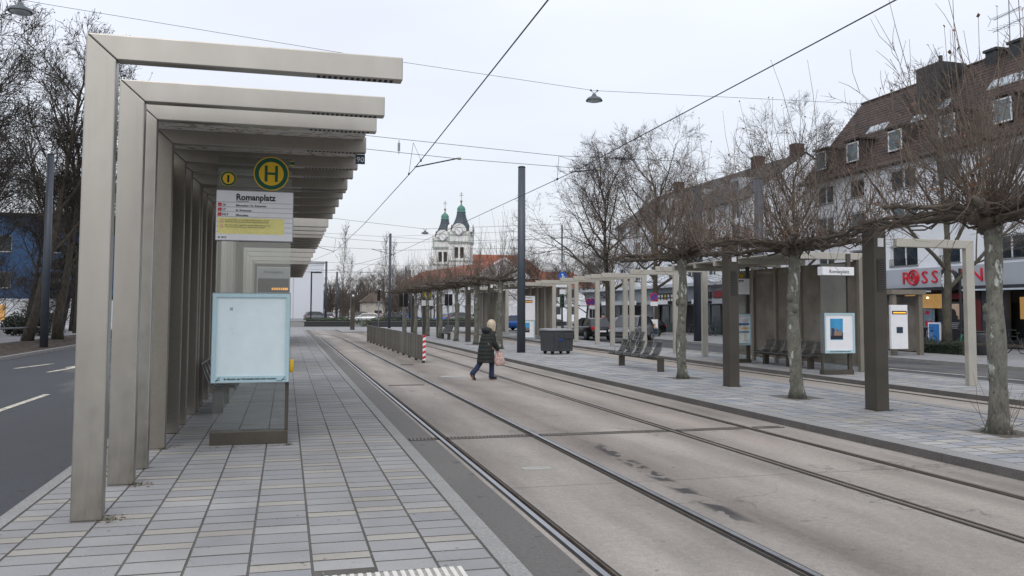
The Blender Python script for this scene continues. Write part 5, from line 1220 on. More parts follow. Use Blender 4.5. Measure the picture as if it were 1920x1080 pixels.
# shop front of the block
FASC = M('shop_fascia', (.40, .435, .48), .6, var=.06, scale=.5)
b = B(); b.box(FX-.75, FX, Y0, Y1-.1, 3.30, 4.38); b.obj('fascia', FASC, blk)
b = B(); b.box(FX-1.0, FX-.76, Y0, Y1-.2, 3.12, 3.29); b.obj('awning_box', DARK, blk); b = B(); b.box(FX-1.45, FX-1.01, 39.2, Y1-.6, 3.02, 3.10); b.box(FX-1.45, FX-1.01, Y0, 36.6, 3.02, 3.10); b.obj('awning_edge', M('awning_pale', (.58, .66, .74), .5, var=.05), blk)
RSH = REDS
for i, (ch, w_) in enumerate((('R', .62), ('O', .95), ('S', .78), ('S', .78), ('M', 1.12), ('A', .90), ('N', .95), ('N', .95))):
    yy = 41.75-sum((.62, .95, .78, .78, 1.12, .90, .95, .95)[:i])*.98
    if ch == 'O':
        b = B(); rr_ = .40
        b.tube([(FX-.80, yy-.36+rr_*math.cos(a), 3.88+rr_*math.sin(a)) for a in [2*PI*k/20 for k in range(21)]], .05, 6, False)
        for pts in ([(-.25, -.05), (-.1, .12), (.05, .05), (.2, .1), (.3, -.02)], [(-.1, .12), (-.02, .28), (.06, .2)], [(.05, .05), (.1, -.2), (.02, -.3)], [(.2, .1), (.22, -.15), (.16, -.28)], [(-.1, .0), (-.14, -.2)], [(-.02, .2), (-.16, .22)]): b.tube([(FX-.80, yy-.36-u, 3.88+v) for u, v in pts], .045, 5)
        b.obj('sign_letter', RSH, blk)
    else: text('sign_letter', ch, .98, RSH, blk, (FX-.77, yy, 3.53), LEFTW, depth=.03, sx=1.22)
SHOPD = M('shop_interior', (.022, .02, .022), .8, var=.3)
WARM = M('warm_lit_shelf', (.30, .17, .06), .6, emit=(1, .55, .18), es=.45, var=.5, scale=1.2, fine=.4, fscale=5)
LAMPW = M('shop_lamp', (.9, .8, .6), .5, emit=(1, .78, .5), es=5)
b = B(); b.box(FX+.6, FX+5, Y0, Y1-.3, .11, 3.25); b.obj('interior', SHOPD, blk)
Fs = lambda u, v, d: (FX-.02+d, -u, v)
b = B()
for y_ in (51.8, 48.0, 44.2, 39.35): fbox(b, Fs, -y_-.18, -y_+.18, .11, 3.1, 0, .3)
fbox(b, Fs, -36.7, -35.2, .11, 3.1, -.05, .3)
for y_ in (31, 27, 23): fbox(b, Fs, -y_-.15, -y_+.15, .11, 3.1, 0, .3)
[(lambda q: (q.add(b.v[8*i:8*i+8], [(0, 1, 2, 3), (7, 6, 5, 4), (0, 4, 5, 1), (1, 5, 6, 2), (2, 6, 7, 3), (3, 7, 4, 0)]), q.obj('pillar', M('shop_pillar', (.06, .075, .095), .5, var=.08), blk)))(B()) for i in range(len(b.v)//8)]
sg = glass('shop_glass', (.72, .75, .77), 0)
for ya, yb in ((51.6, 48.2), (47.8, 44.4), (44.0, 39.55), (35.0, 31.2), (30.8, 27.2), (26.8, 23.2)):
    q = B(); q.quad(Fs(-ya, .55, .12), Fs(-yb, .55, .12), Fs(-yb, 3.1, .12), Fs(-ya, 3.1, .12)); q.obj('shop_window', sg, blk)
    q = B(); fbox(q, Fs, -ya, -yb, .11, .55, .06, .2); q.obj('plinth', DARK, blk)
b = B(); fbox(b, Fs, -43.0, -39.7, 2.15, 2.95, .45, .55); fbox(b, Fs, -34.8, -31.3, 1.6, 2.7, .45, .55); fbox(b, Fs, -47.6, -44.5, 1.95, 2.8, .45, .55); b.obj('lit_shelf', WARM, blk)
rnd = random.Random(9); b = B()
for k in range(7): b.ell((FX+.35, 33.9-.33*k+rnd.uniform(-.1, .1), 2.62+rnd.uniform(-.1, .1)), (.05, .08, .05), 6, 4)
for k in range(4): b.ell((FX+.38, 43.2-.7*k, 2.75), (.05, .08, .05), 6, 4)
b.obj('ceiling_lamp', LAMPW, blk)
b = B(); fbox(b, Fs, -39.2, -36.8, 2.62, 3.0, -.02, .1); b.obj('door_sign', M('door_sign_dark', (.03, .010, .012), .5), blk); text('sign_letter', 'ROSSMANN', .34, REDS, blk, (FX-.05, 39.1, 2.68), LEFTW, depth=.01, sx=1.05)
for a_ in ((-37.1, -36.75), (-39.2, -39.05)): b = B(); fbox(b, Fs, *a_, .11, 2.6, -.04, .2); b.obj('door_jamb', M('door_red', (.17, .02, .016), .5, var=.2), blk)
POS = [M('pos_a', lin(95, 140, 170), .4, var=.3, scale=4), M('pos_b', lin(120, 140, 155), .4, var=.4, scale=5), M('pos_c', lin(40, 90, 150), .4, var=.4, scale=4), M('pos_d', lin(190, 165, 140), .4, var=.3, scale=1), M('pos_e', lin(25, 25, 30), .4), M('pos_f', lin(40, 140, 160), .4, var=.3)]
for ya, yb, za, zb, mi in ((42.15, 41.3, 1.05, 2.1, 0), (41.0, 40.15, 1.05, 2.1, 1), (39.95, 39.6, 1.0, 1.4, 2), (47.4, 46.4, 1.0, 2.0, 2), (33.4, 32.4, .9, 2.1, 5), (30, 29, 1, 2, 0)):
    q = B(); fbox(q, Fs, -ya, -yb, za, zb, .02, .05); o = q.obj('poster', POS[mi], blk)
    q = B(); fbox(q, Fs, -ya+.12, -yb-.15, za+.1, za+.35*(zb-za), .015, .02); fbox(q, Fs, -ya+.15, -yb-.4, zb-.3, zb-.1, .015, .02); q.obj('poster_print', POS[4] if mi % 2 == 0 else REDS, o)
ad = thing('advert_pillar', 'tall dark advertising board with sunset picture before the red framed door', 'advert board', (33.2, 36.7, .11))
Fa = lambda u, v, d: (d, -u, v)
b = B(); fbox(b, Fa, -.62, .62, 0, 2.35, 0, .14); b.obj('board', POS[4], ad, bevel=.02); b = B(); fbox(b, Fa, -.55, .55, 1.45, 2.25, -.006, 0); b.obj('picture', POS[3], ad); b = B(); b.ell((-.006, .1, 1.72), (.004, .28, .28), 10, 6); fbox(b, Fa, -.4, .25, 1.45, 1.65, -.010, -.007); b.obj('picture_shape', POS[4], ad)
b = B()
for k in range(4): fbox(b, Fa, -.25, .35-.05*k, 1.25-.09*k, 1.29-.09*k, -.006, 0)
b.obj('lettering', M('dim_print', (.25, .26, .28), .6), ad)
# ---- second block and low shop row
b2 = thing('apartment_block', 'long grey roofed block behind the trees, beyond the steep tiled roof', 'building', (0, 0, 0))
wins = [(-y_-.75, -y_+.75, z0, z0+1.4) for y_ in range(62, 87, 4) for z0 in (5.0, 7.6, 9.4)]
b = B(); holed(b, -88, -59.5, 0, 11.0, wins, FW, .2); b.quad((FX, 88, 0), (46, 88, 0), (46, 88, 11), (FX, 88, 11)); b.add([(FX, 88, 11), (46, 88, 11), (40, 88, 14.7)], [(0, 1, 2)]); b.quad((FX, 59.5, 0), (46, 59.5, 0), (46, 59.5, 11), (FX, 59.5, 11)); b.add([(FX, 59.5, 11), (46, 59.5, 11), (40, 59.5, 14.6)], [(0, 1, 2)]); b.obj('wall', WALLW, b2)
for h in wins: window(b2, FW, h, .2, 2, sill=False)
b = B(); b.quad((FX-.3, 88.2, 10.85), (FX-.3, 59.4, 10.85), (40, 59.4, 14.75), (40, 88.2, 14.75)); b.quad((40, 88.2, 14.75), (40, 59.4, 14.75), (46.3, 59.4, 10.8), (46.3, 88.2, 10.8)); r2 = b.obj('roof', M('grey_roof', (.075, .065, .06), .8, var=.25, scale=.6), b2)
for y_ in (60.8, 66.8, 82.5): b = B(); b.box(39.6, 40.5, y_-.4, y_+.4, 13.8, 15.6); b.obj('chimney', M('brick_chimney', (.10, .06, .05), .9, var=.2), r2)
for y_ in (64, 71, 78):
    q = B(); q.box(36.2, 38.2, y_-.8, y_+.8, 11.6, 13.1); o = q.obj('dormer', WALLG, r2); q = B(); q.box(36.17, 36.2, y_-.55, y_+.55, 11.8, 12.85); q.obj('pane', WPANE, o)
row = thing('shop_row', 'low row of small shops with shutters and dark signs below the grey roofed block', 'shop row', (0, 0, 0))
SX = 33.0
Fr = lambda u, v, d: (SX+d, -u, v)
b = B(); b.box(SX-.1, 35.-.01, 52.9, 92, 2.75, 4.0); b.obj('fascia', M('row_fascia', (.36, .40, .44), .7, var=.1, scale=.4), row); b = B(); b.box(SX-.9, 34.9, 52.8, 92.2, 4.0, 4.28); b.obj('roof_edge', M('roof_edge_white', (.62, .66, .70), .6, var=.06), row)
b = B(); b.box(SX-1.3, SX-.12, 53, 92, 2.45, 2.6); b.obj('canopy', DARK, row)
rnd = random.Random(14)
for k in range(11): y_ = 54+3.4*k; q = B(); q.box(SX-1.38, SX-1.31, y_, y_+2.2, 2.52, 2.9); q.obj('awning_board', WHITE if k % 2 == 0 else FASC, row)
for k in range(10):
    ya = 53.2+3.85*k; o = B(); fbox(o, Fr, -ya-3.7, -ya-.15, .11, 2.44, .25, .45); kind = (1, 0, 2, 1, 2, 0, 1, 2, 0, 1)[k]
    pnl = o.obj('shop_front', (M('shutter', (.30, .33, .37), .5, .2, var=.06), SHOPD, M('row_glass', (.11, .125, .13), .15, var=.5, scale=.8))[kind], row)
    if kind == 0:
        for j in range(13): q = B(); fbox(q, Fr, -ya-3.1, -ya-.5, .2+.16*j, .34+.16*j, .225, .25); q.obj('shutter_slat', MATS['shutter'], pnl)
    if kind == 2:
        q = B(); fbox(q, Fr, -ya-3.7, -ya-.15, .11, .85, .2, .25); fbox(q, Fr, -ya-2.0, -ya-1.9, .85, 2.44, .2, .25); q.obj('front_base', M('front_green', (.02, .05, .045), .5), pnl)
    q = B(); fbox(q, Fr, -ya-.12, -ya+.12, .11, 2.44, .1, .5); q.obj('pier', M('pier_red', (.34, .02, .03), .6) if k in (3, 4, 6) else DARK, row)
SGN = M('sign_dark', (.02, .016, .022), .5)
for ya, yb, za, zb, cols in ((73.6, 66.8, 2.72, 3.55, (WHITE, YEL)), (63.9, 62.0, 3.0, 3.5, (DARK, DARK)), (61.6, 58.2, 3.0, 3.55, (REDS, REDS))):
    q = B(); fbox(q, Fr, -ya, -yb, za, zb, -.22, -.11); o = q.obj('shop_sign', SGN if cols[0] is not REDS else M('sign_deep_red', (.20, .014, .02), .5), row); rr = random.Random(int(ya)); q = B()
    for j in range(9):
        u = -ya+.3+(ya-yb-.7)*j/9
        for rw in (0, 1): h0 = za+.1+(zb-za-.1)*.48*rw; q.m = 0 if j % 4 else 1; fbox(q, Fr, u, u+(ya-yb)/9*rr.uniform(.4, .7), h0, h0+(zb-za)*.28, -.24, -.22)
    q.obj('sign_print', [cols[0] if cols[0] is not DARK else GREYM, cols[1] if cols[1] is not DARK else GREYM], o)
# ---- blue house on the left
bl = thing('blue_house', 'blue and white house behind the leafy verge on the left', 'building', (0, 0, 0))
BY = 92.
Fb = lambda u, v, d: (u, BY+d, v)
wins = [(u, u+1.5, z, z+1.6) for u in (-40, -35.4, -31.6, -27.3, -23.0, -18.6) for z in (3.9, 7.4)]
b = B(); holed(b, -62, -13.5, 2.9, 10.9, wins, Fb, .2); b.quad((-13.5, BY, 2.9), (-13.5, BY+14, 2.9), (-13.5, BY+14, 10.9), (-13.5, BY, 10.9)); b.obj('wall', BLUEW, bl)
b = B(); b.quad((-62, BY-.15, 0), (-13.3, BY-.15, 0), (-13.3, BY-.15, 2.9), (-62, BY-.15, 2.9)); b.quad((-13.3, BY-.15, 0), (-13.3, BY+14, 0), (-13.3, BY+14, 2.9), (-13.3, BY-.15, 2.9)); b.quad((-62, BY-.15, 2.9), (-13.3, BY-.15, 2.9), (-13.3, BY+.1, 2.9), (-62, BY+.1, 2.9)); b.obj('base_wall', WALLW, bl)
for i, h in enumerate(wins): window(bl, Fb, h, .2, 1, pane=WPANE)
b = B(); b.box(-62.3, -13.2, BY-.3, BY+14.3, 10.9, 11.2); b.obj('roof', DARK, bl)
for u in (-39, -33, -28.5): q = B(); q.box(u, u+2.4, BY-.2, BY-.152, .8, 2.3); q.obj('shop_pane', WARM if u > -36 else WPANE, bl)
t = thing('white_house', 'white house with dark door far behind the left trees, by the first portal post', 'building', (-20, 132, 0)); B().box(-9, 9, 0, 8, 0, 6.5).obj('wall', WALLW, t); B().box(-9.3, 9.3, -.3, 8.3, 6.5, 6.9).obj('roof', DARK, t)
# ---- far white hall at the end of the left platform
hl = thing('white_hall', 'plain white flat roofed hall at the end of the left platform', 'building', (0, 150, 0)); xr = ux(607, 150)
B().box(-24, xr, 0, 20, 0, 10.0).obj('wall', M('hall_white', (.66, .70, .76), .85, var=.03, scale=.2), hl); B().box(-24.2, xr+.2, -.2, 20.2, 10.0, 10.25).obj('roof', WALLG, hl); B().box(-24, xr, -.08, -.01, .0, .5).obj('plinth', WALLG, hl)
q = B()
for k in range(1, 6): x = -24+(xr+24)*k/6; q.box(x-.04, x+.04, -.05, -.01, .5, 10)
q.obj('facade_joint', WALLG, hl)
# ---- little white house with hipped roof
sm = thing('small_house', 'little white house with brown hipped roof behind the hedge', 'building', (ux(701, 165), 165, 0)); 
b = B(); holed(b, -2.2, 2.2, 0, 3.5, [(.2, 1.6, .3, 1.9), (.5, 1.3, 2.4, 3.0)], lambda u, v, d: (u, d, v), .2); b.box(-2.2, 2.2, .21, 4.4, 0, 3.5); b.obj('wall', M('cream_wall', (.50, .47, .42), .85, var=.08), sm); b = B(); b.add([(-2.6, -.4, 3.5), (2.6, -.4, 3.5), (2.6, 4.8, 3.5), (-2.6, 4.8, 3.5), (0, 2.2, 5.5)], [(0, 1, 4), (1, 2, 4), (2, 3, 4), (3, 0, 4), (3, 2, 1, 0)]); b.obj('roof', M('brown_roof', (.10, .075, .06), .85, var=.2), sm); B().box(.22, 1.58, .1, .15, .3, 1.9).obj('window', WPANE, sm)
# ---- red roofed wing in front of the church
wg = thing('red_roofed_wing', 'long white wing with low red tiled roof in front of the church', 'building', (0, 0, 0))
A = Vector((ux(893, 168), 168, 0)); C_ = Vector((ux(752, 228), 228, 0)); dv = (C_-A).normalized(); nv = Vector((-dv.y, dv.x, 0)); nv = nv if nv.y > 0 else -nv; LW = (C_-A).length
Fg = lambda u, v, d: tuple(A+dv*(LW-u)+nv*d+Vector((0, 0, v)))
wins = [(u, u+1.3, z, z+1.7) for u in [2.5+4.2*k for k in range(int(LW/4.2))] for z in (1.3, 5.2)]
b = B(); holed(b, 0, LW, 0, 9.2, wins, Fg, .25); b.quad(Fg(LW, 0, 0), Fg(LW, 0, 12), Fg(LW, 9.2, 12), Fg(LW, 9.2, 0)); b.add([Fg(LW, 9.2, 0), Fg(LW, 9.2, 12), Fg(LW, 13, 6)], [(0, 1, 2)]); b.obj('wall', WALLW, wg)
for h in wins: window(wg, Fg, h, .25, 2, sill=False)
b = B(); b.quad(Fg(-.4, 9.0, -.6), Fg(LW+.4, 9.0, -.6), Fg(LW+.4, 12.4, 6), Fg(-.4, 12.4, 6)); b.quad(Fg(-.4, 12.4, 6), Fg(LW+.4, 12.4, 6), Fg(LW+.4, 9.0, 12.6), Fg(-.4, 9.0, 12.6)); b.obj('roof', REDROOF, wg)
b = B(); fbox(b, Fg, -.3, LW+.3, 8.75, 8.98, -.6, -.05); b.obj('eaves', WALLG, wg)
# ---- church
ch = thing('church', 'white baroque church with two slate spires, copper lanterns and clocks above the red roofs', 'church', (0, 0, 0))
def tower(px, Y, th):
    T = Matrix.Translation((ux(px, Y), Y, 0)) @ Matrix.Rotation(th, 4, 'Z')
    X = lambda x, y, z: tuple(T @ Vector((x, y, z)))
    H = 3.7; b = B(); Ff = lambda u, v, d: X(u, -H+d, v)
    for i, (a, fu) in enumerate(((0, lambda u, v, d: X(u, -H+d, v)), (1, lambda u, v, d: X(H-d, u, v)), (2, lambda u, v, d: X(-u, H-d, v)), (3, lambda u, v, d: X(-H+d, -u, v)))):
        holed(b, -H, H, 0, 30.0, [(-1.7, -.3, 20.6, 24.4), (.3, 1.7, 20.6, 24.4)], fu, .5)
        b.prism([(-2.6, 30.0), (2.6, 30.0), (2.4, 31.2), (1.7, 32.2), (.8, 32.8), (-.8, 32.8), (-1.7, 32.2), (-2.4, 31.2)], -.75, .35, fu)
    tw_ = b.obj('tower', CHURCHW, ch); fixn(tw_)
    for fu in (lambda u, v, d: X(u, -H+d, v), lambda u, v, d: X(H-d, u, v), lambda u, v, d: X(-H+d, -u, v)):
        for u in (-1.0, 1.0):
            q = B(); q.prism([(u-.7, 20.6), (u+.7, 20.6), (u+.7, 24.0), (u+.45, 24.4), (u-.45, 24.4), (u-.7, 24.0)], .3, .4, fu); o = q.obj('belfry_opening', SHOPD, tw_)
            q = B()
            for k in range(7): fbox(q, fu, u-.66, u+.66, 20.9+.5*k, 21.05+.5*k, .22, .3)
            q.obj('louvre', DARK, tw_)
        q = B(); q.add([fu(1.4*math.cos(2*PI*k/24), 30.1+1.4*math.sin(2*PI*k/24), -.80) for k in range(24)], [tuple(range(24))]); q.obj('clock_face', WHITE, tw_)
        q = B(); q.tube([fu(1.4*math.cos(2*PI*k/24), 30.1+1.4*math.sin(2*PI*k/24), -.84) for k in range(25)], .06, 5, False)
        for k in range(12): a = 2*PI*k/12; q.tube([fu(1.2*math.cos(a), 30.1+1.2*math.sin(a), -.86), fu(1.45*math.cos(a), 30.1+1.45*math.sin(a), -.86)], .06, 4)
        q.tube([fu(-.3, 30.4, -.88), fu(1.1, 29.1, -.88)], .055, 4); q.tube([fu(.1, 30.0, -.88), fu(-.75, 30.8, -.88)], .065, 4); q.obj('clock_hand', GREYM, tw_)
    q = B()
    for z, e in ((25.6, .25), (26.0, .45), (28.6, .2), (19.4, .3)): q.add([X(s1*(H+e), s2*(H+e), zz) for zz in (z, z+.4) for s1, s2 in ((-1, -1), (1, -1), (1, 1), (-1, 1))], [(4, 5, 6, 7), (3, 2, 1, 0), (0, 1, 5, 4), (1, 2, 6, 5), (2, 3, 7, 6), (3, 0, 4, 7)])
    for s1 in (-1, 1):
        for s2 in (-1, 1): q.tube([X(s1*H, s2*H, 26.4), X(s1*H, s2*H, 29.8)], .35, 6)
    q.obj('cornice', CHURCHG, tw_)
    q = B(); prof = [(4.1, 30.1), (3.6, 30.9), (3.0, 32.2), (2.3, 33.8), (1.75, 35.4), (1.4, 37.2)]; N_ = 8; vs = []; fs = []
    for r, z in prof:
        for j in range(N_): a = 2*PI*(j+.5)/N_; k_ = 1.18 if r > 3.5 else 1.06; vs.append(X(max(-r, min(r, r*k_*1.08*math.cos(a))), max(-r, min(r, r*k_*1.08*math.sin(a))), z))
    for i in range(len(prof)-1):
        for j in range(N_): fs.append((i*N_+j, i*N_+(j+1) % N_, (i+1)*N_+(j+1) % N_, (i+1)*N_+j))
    q.add(vs, fs); sp_ = q.obj('spire', SLATE, ch)
    q = B(); q.lathe([(1.45, 37.0), (1.75, 37.3), (1.5, 37.5), (1.5, 38.0), (1.55, 38.4), (1.25, 39.1), (.7, 39.6), (.3, 39.9), (.18, 40.9)], 12, c=(ux(px, Y), Y, 0)); q.obj('lantern', COPPER, sp_, True)
    q = B(); q.ell((ux(px, Y), Y, 41.2), (.45, .45, .45), 10, 6); q.tube([X(0, 0, 41.4), X(0, 0, 44.6)], .09, 5); q.tube([X(-.75, 0, 43.4), X(.75, 0, 43.4)], .09, 4); q.tube([X(-.45, 0, 44.0), X(.45, 0, 44.0)], .08, 4); q.obj('cross', M('gilt', (.25, .2, .12), .5, .4), sp_)
tower(864, 300, R(-22)); tower(833.5, 326, R(-22))
nx0, nx1 = ux(884, 312), ux(1064, 312)
b = B(); b.box(nx0, nx1, 312, 330, 0, 9.5); b.obj('nave_wall', CHURCHW, ch); b = B(); xm = ux(990, 312)
b.add([(nx0, 311.3, 9.3), (nx1, 311.3, 9.3), (nx1, 331, 9.3), (nx0, 331, 9.3), (nx0, 321, 23.6), (xm, 321, 23.6)], [(0, 1, 5, 4), (1, 2, 5), (2, 3, 4, 5), (3, 0, 4)]); b.obj('nave_roof', REDROOF, ch)
rh = thing('red_roofed_house', 'far house with red tiled roof behind the open portal row', 'building', (0, 0, 0)); xa, xb = ux(1000, 150), ux(1120, 150)
Fh = lambda u, v, d: (u, 150+d, v)
wins = [(u, u+1.2, z, z+1.6) for u in [xa+1+3.2*k for k in range(int((xb-xa)/3.2))] for z in (1.2, 4.4)]
b = B(); holed(b, xa, xb, 0, 6.4, wins, Fh, .2); b.obj('wall', WALLW, rh); b = B(); b.add([(xa-.4, 149.5, 6.3), (xb+.4, 149.5, 6.3), (xb-3, 156, 9.4), (xa+3, 156, 9.4), (xa-.4, 162, 6.3), (xb+.4, 162, 6.3)], [(0, 1, 2, 3), (1, 5, 2), (5, 4, 3, 2), (4, 0, 3)]); b.obj('roof', REDROOF, rh)
for h in wins: window(rh, Fh, h, .2, 1, sill=False)

# ================================================================== HEDGES AND PLANTERS
def planter(label, hl, xa, xb, y, wall_h, hh, depth, seed):
    t = thing('planter_wall', label, 'planter', (0, y, 0)); B().box(xa, xb, 0, .3, 0, wall_h).obj('wall', M('planter_dark', (.035, .037, .042), .6, var=.15, scale=.8), t, bevel=.03); B().box(xa+.05, xb-.05, .31, depth, 0, wall_h-.05).obj('soil', EARTH, t); B().box(xa-.04, xb+.04, -.05, .34, wall_h+.002, wall_h+.07).obj('coping', M('coping', (.12, .125, .13), .6), t)
    h = thing('hedge', hl, 'hedge', (0, y, 0)); b = B(); rr = random.Random(seed); n = int((xb-xa)*130)
    for _ in range(n):
        x = rr.uniform(xa+.2, xb-.2); top = hh*(.75+.25*math.sin(x*1.3)+.12*math.sin(x*3.1)); p = Vector((x, rr.uniform(.35, depth), wall_h+rr.random()**.6*top)); a = Vector((rr.gauss(0, 1), rr.gauss(0, 1), rr.gauss(0, 1))).normalized()*rr.uniform(.06, .14); c = a.orthogonal().normalized()*a.length*.5; b.add([p-a, p+c, p+a, p-c], [(0, 1, 2, 3)])
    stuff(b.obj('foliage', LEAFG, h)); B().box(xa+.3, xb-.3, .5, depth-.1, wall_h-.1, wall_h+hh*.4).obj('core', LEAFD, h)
planter('dark low planter wall left of the lone brown post', 'low green hedge left of the lone brown post', ux(572, 104), ux(664, 104), 104, .52, .55, 3, 1)
planter('long dark low planter wall behind the traffic lights', 'long low green hedge behind the traffic lights', ux(697, 101), ux(1062, 101), 101, .55, .5, 3, 2)
bush('hedge_mound', 'loose green hedge mound between the two planter walls', (ux(683, 103), 103, 0), [((0, 0, .45), (1.5, 1.2, .5)), ((1.2, .3, .3), (1.2, 1, .4))], 420, .1, LEAFG, 5, 'hedge')
h = thing('hedge', 'dark low hedge bed in front of the shop bicycles', 'hedge', (0, 0, .11)); b = B(); rr = random.Random(6)
for _ in range(5200):
    y = rr.uniform(30.3, 37.5); p = Vector((rr.uniform(27.6, 28.9), y, rr.random()**.7*(.52+.07*math.sin(y*2.3)))); a = Vector((rr.gauss(0, 1), rr.gauss(0, 1), rr.gauss(0, 1))).normalized()*rr.uniform(.04, .09); c = a.orthogonal().normalized()*a.length*.5; b.add([p-a, p+c, p+a, p-c], [(0, 1, 2, 3)])
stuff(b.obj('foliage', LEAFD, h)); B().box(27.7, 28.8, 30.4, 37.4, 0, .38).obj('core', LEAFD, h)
t = thing('timber_rail', 'low weathered timber rail beside the dark hedge bed', 'rail', (0, 0, .11)); B().box(27.55, 27.65, 26, 30.2, .45, .55).obj('rail', BARKD, t)
for y in (26.3, 28.3, 30.0): B().box(27.55, 27.65, y-.05, y+.05, 0, .45).obj('post', BARKD, t)

# ================================================================== VEHICLES
def car(label, loc, rz, col, suv=0., sc=1., src=None):
    t = thing('parked_car', label, 'car', loc, rz, 'cars parked around the square'); m = M('car_'+'_'.join(str(int(c*1000)) for c in col), col, .22, .35, var=.05, spec=.6)
    L = 4.3; st = []
    hz = 1.45+.2*suv
    for x, zb, belt, hw in ((-2.15, .42, .72, .70), (-2.05, .28, .86, .80), (-1.6, .24, .94, .87), (-.6, .24, .93, .89), (.6, .24, .91, .89), (1.3, .24, .86, .87), (1.85, .27, .74, .80), (2.08, .34, .62, .72), (2.15, .42, .55, .62)):
        zb += .06*suv; belt += .12*suv; st.append([(x, -hw*.93, zb), (x, -hw, zb+.2), (x, -hw*.99, belt-.12), (x, -hw*.90, belt), (x, hw*.90, belt), (x, hw*.99, belt-.12), (x, hw, zb+.2), (x, hw*.93, zb)])
    b = B(); vs = [p for s in st for p in s]; fs = []
    for i in range(len(st)-1):
        for j in range(8): fs.append((i*8+j, i*8+(j+1) % 8, (i+1)*8+(j+1) % 8, (i+1)*8+j))
    fs += [tuple(range(7, -1, -1)), tuple(range(len(st)*8-8, len(st)*8))]; b.add(vs, fs); o = b.obj('body', m, t, True); fixn(o)
    gz = [(-1.98, .88), (-1.55, hz-.07), (-1.0, hz), (.15, hz-.01), (.55, hz-.12), (1.22, .88)]; gz = [(x, z+(.12*suv if z < .9 else 0)) for x, z in gz]; b = B(); vs = []; fs = []
    for x, z in gz: k = (z-.88)/(hz-.88); hw = .80-.20*k; vs += [(x, -hw, z), (x, hw, z)]
    low = .84+.12*suv; lv = []
    for x, z in gz: lv += [(x, -.80, low), (x, .80, low)]
    n = len(gz); b.add(vs+lv, [(2*i, 2*i+1, 2*i+3, 2*i+2) for i in range(n-1)]+[(2*n+2*i, 2*i, 2*i+2, 2*n+2*i+2) for i in range(n-1)]+[(2*i+1, 2*n+2*i+1, 2*n+2*i+3, 2*i+3) for i in range(n-1)]); o = b.obj('window', CARG, t); fixn(o)
    b = B(); b.add([(x, s*(.62+.0), z+.012) for x, z in gz[1:5] for s in (-1, 1)], [(2*i, 2*i+1, 2*i+3, 2*i+2) for i in range(3)])
    for s in (-1, 1):
        b.tube([(gz[0][0], s*.79, gz[0][1]), (gz[1][0], s*.635, gz[1][1])], .05, 5); b.tube([(gz[5][0], s*.79, gz[5][1]), (gz[4][0], s*.65, gz[4][1]), (gz[3][0], s*.61, gz[3][1]), (gz[2][0], s*.61, gz[2][1]), (gz[1][0], s*.63, gz[1][1])], .035, 5)
        b.tube([(-.35, s*.80, .9), (-.4, s*.62, hz-.02)], .04, 4)
    b.obj('roof', m, t)
    for x in (-1.32, 1.33):
        for s in (-1, 1):
            q = B(); q.lathe([(.22, -.10), (.31, -.10), (.325, -.06), (.325, .06), (.31, .10), (.22, .10)], 18, ax='y'); o = fixn(q.obj('wheel', BLACK, t, True, loc=(x, s*.79, .325))); q = B(); q.lathe([(.02, s*.105), (.2, s*.108), (.22, s*.085), (.2, s*.06)], 12, ax='y'); fixn(q.obj('rim', M('alloy', (.4, .41, .42), .3, .8), o, True))
    for s in (-1, 1):
        B().cbox((-2.06, s*.62, .80+.12*suv), (.16, .28, .17)).obj('tail_light', M('tail_red', (.50, .01, .015), .25), t, bevel=.02); B().cbox((1.98, s*.58, .64+.1*suv), (.2, .3, .13)).obj('headlight', M('head_lamp', (.55, .58, .6), .15), t, bevel=.02); B().cbox((.75, s*.97, .98+.12*suv), (.14, .18, .13)).obj('mirror', m, t, bevel=.03)
    B().cbox((-2.165, 0, .60), (.02, .52, .11)).obj('number_plate', WHITE, t); B().cbox((-2.12, 0, .38), (.1, 1.4, .14)).obj('bumper', DARK, t)
    t.scale = (sc,)*3; return t
CB = car('black parked hatchback seen from behind with one red tail light', (19.95, 54.6, 0), R(90), (.012, .013, .016))
CSV = car('grey parked off-road car next to the black hatchback', (20.7, 49.4, 0), R(228), (.14, .15, .165), suv=1.)
CW = car('white far car parked left of the little white house', (ux(688, 138), 138, 0), R(165), (.62, .64, .66))
CR = car('dark red far car parked below the little white house', (ux(708, 140), 140, 0), R(170), (.12, .02, .025))
CBL = car('blue car half hidden behind the thick mast and boarded shelter', (ux(969, 82), 82, 0), R(120), (.02, .09, .32))
for px, Y, src, rz, lab in ((672, 150, CSV, 175, 'grey far car at the left end of the far parking row'), (618, 150, CW, 90, 'pale far car behind the hedge between the left masts'), (596, 146, CSV, 10, 'grey far car beside the white hall'), (742, 136, CB, 10, 'dark far car right of the slim mast'), (748, 150, CSV, 180, 'second grey far car by the traffic lights'), (770, 142, CBL, 5, 'blue far car below the red roofed wing'), (838, 128, CBL, 170, 'blue far car under the far traffic light'), (866, 126, CSV, 5, 'grey far car between plane trunks'), (880, 134, CW, 175, 'white far car behind the far bench'), (1172, 66, CW, 190, 'white car partly hidden by the portal posts'), (1195, 62, CB, 185, 'dark car behind the pale portals before the shop row')):
    d = dup(src, (ux(px, Y), Y, 0), R(rz), lab)
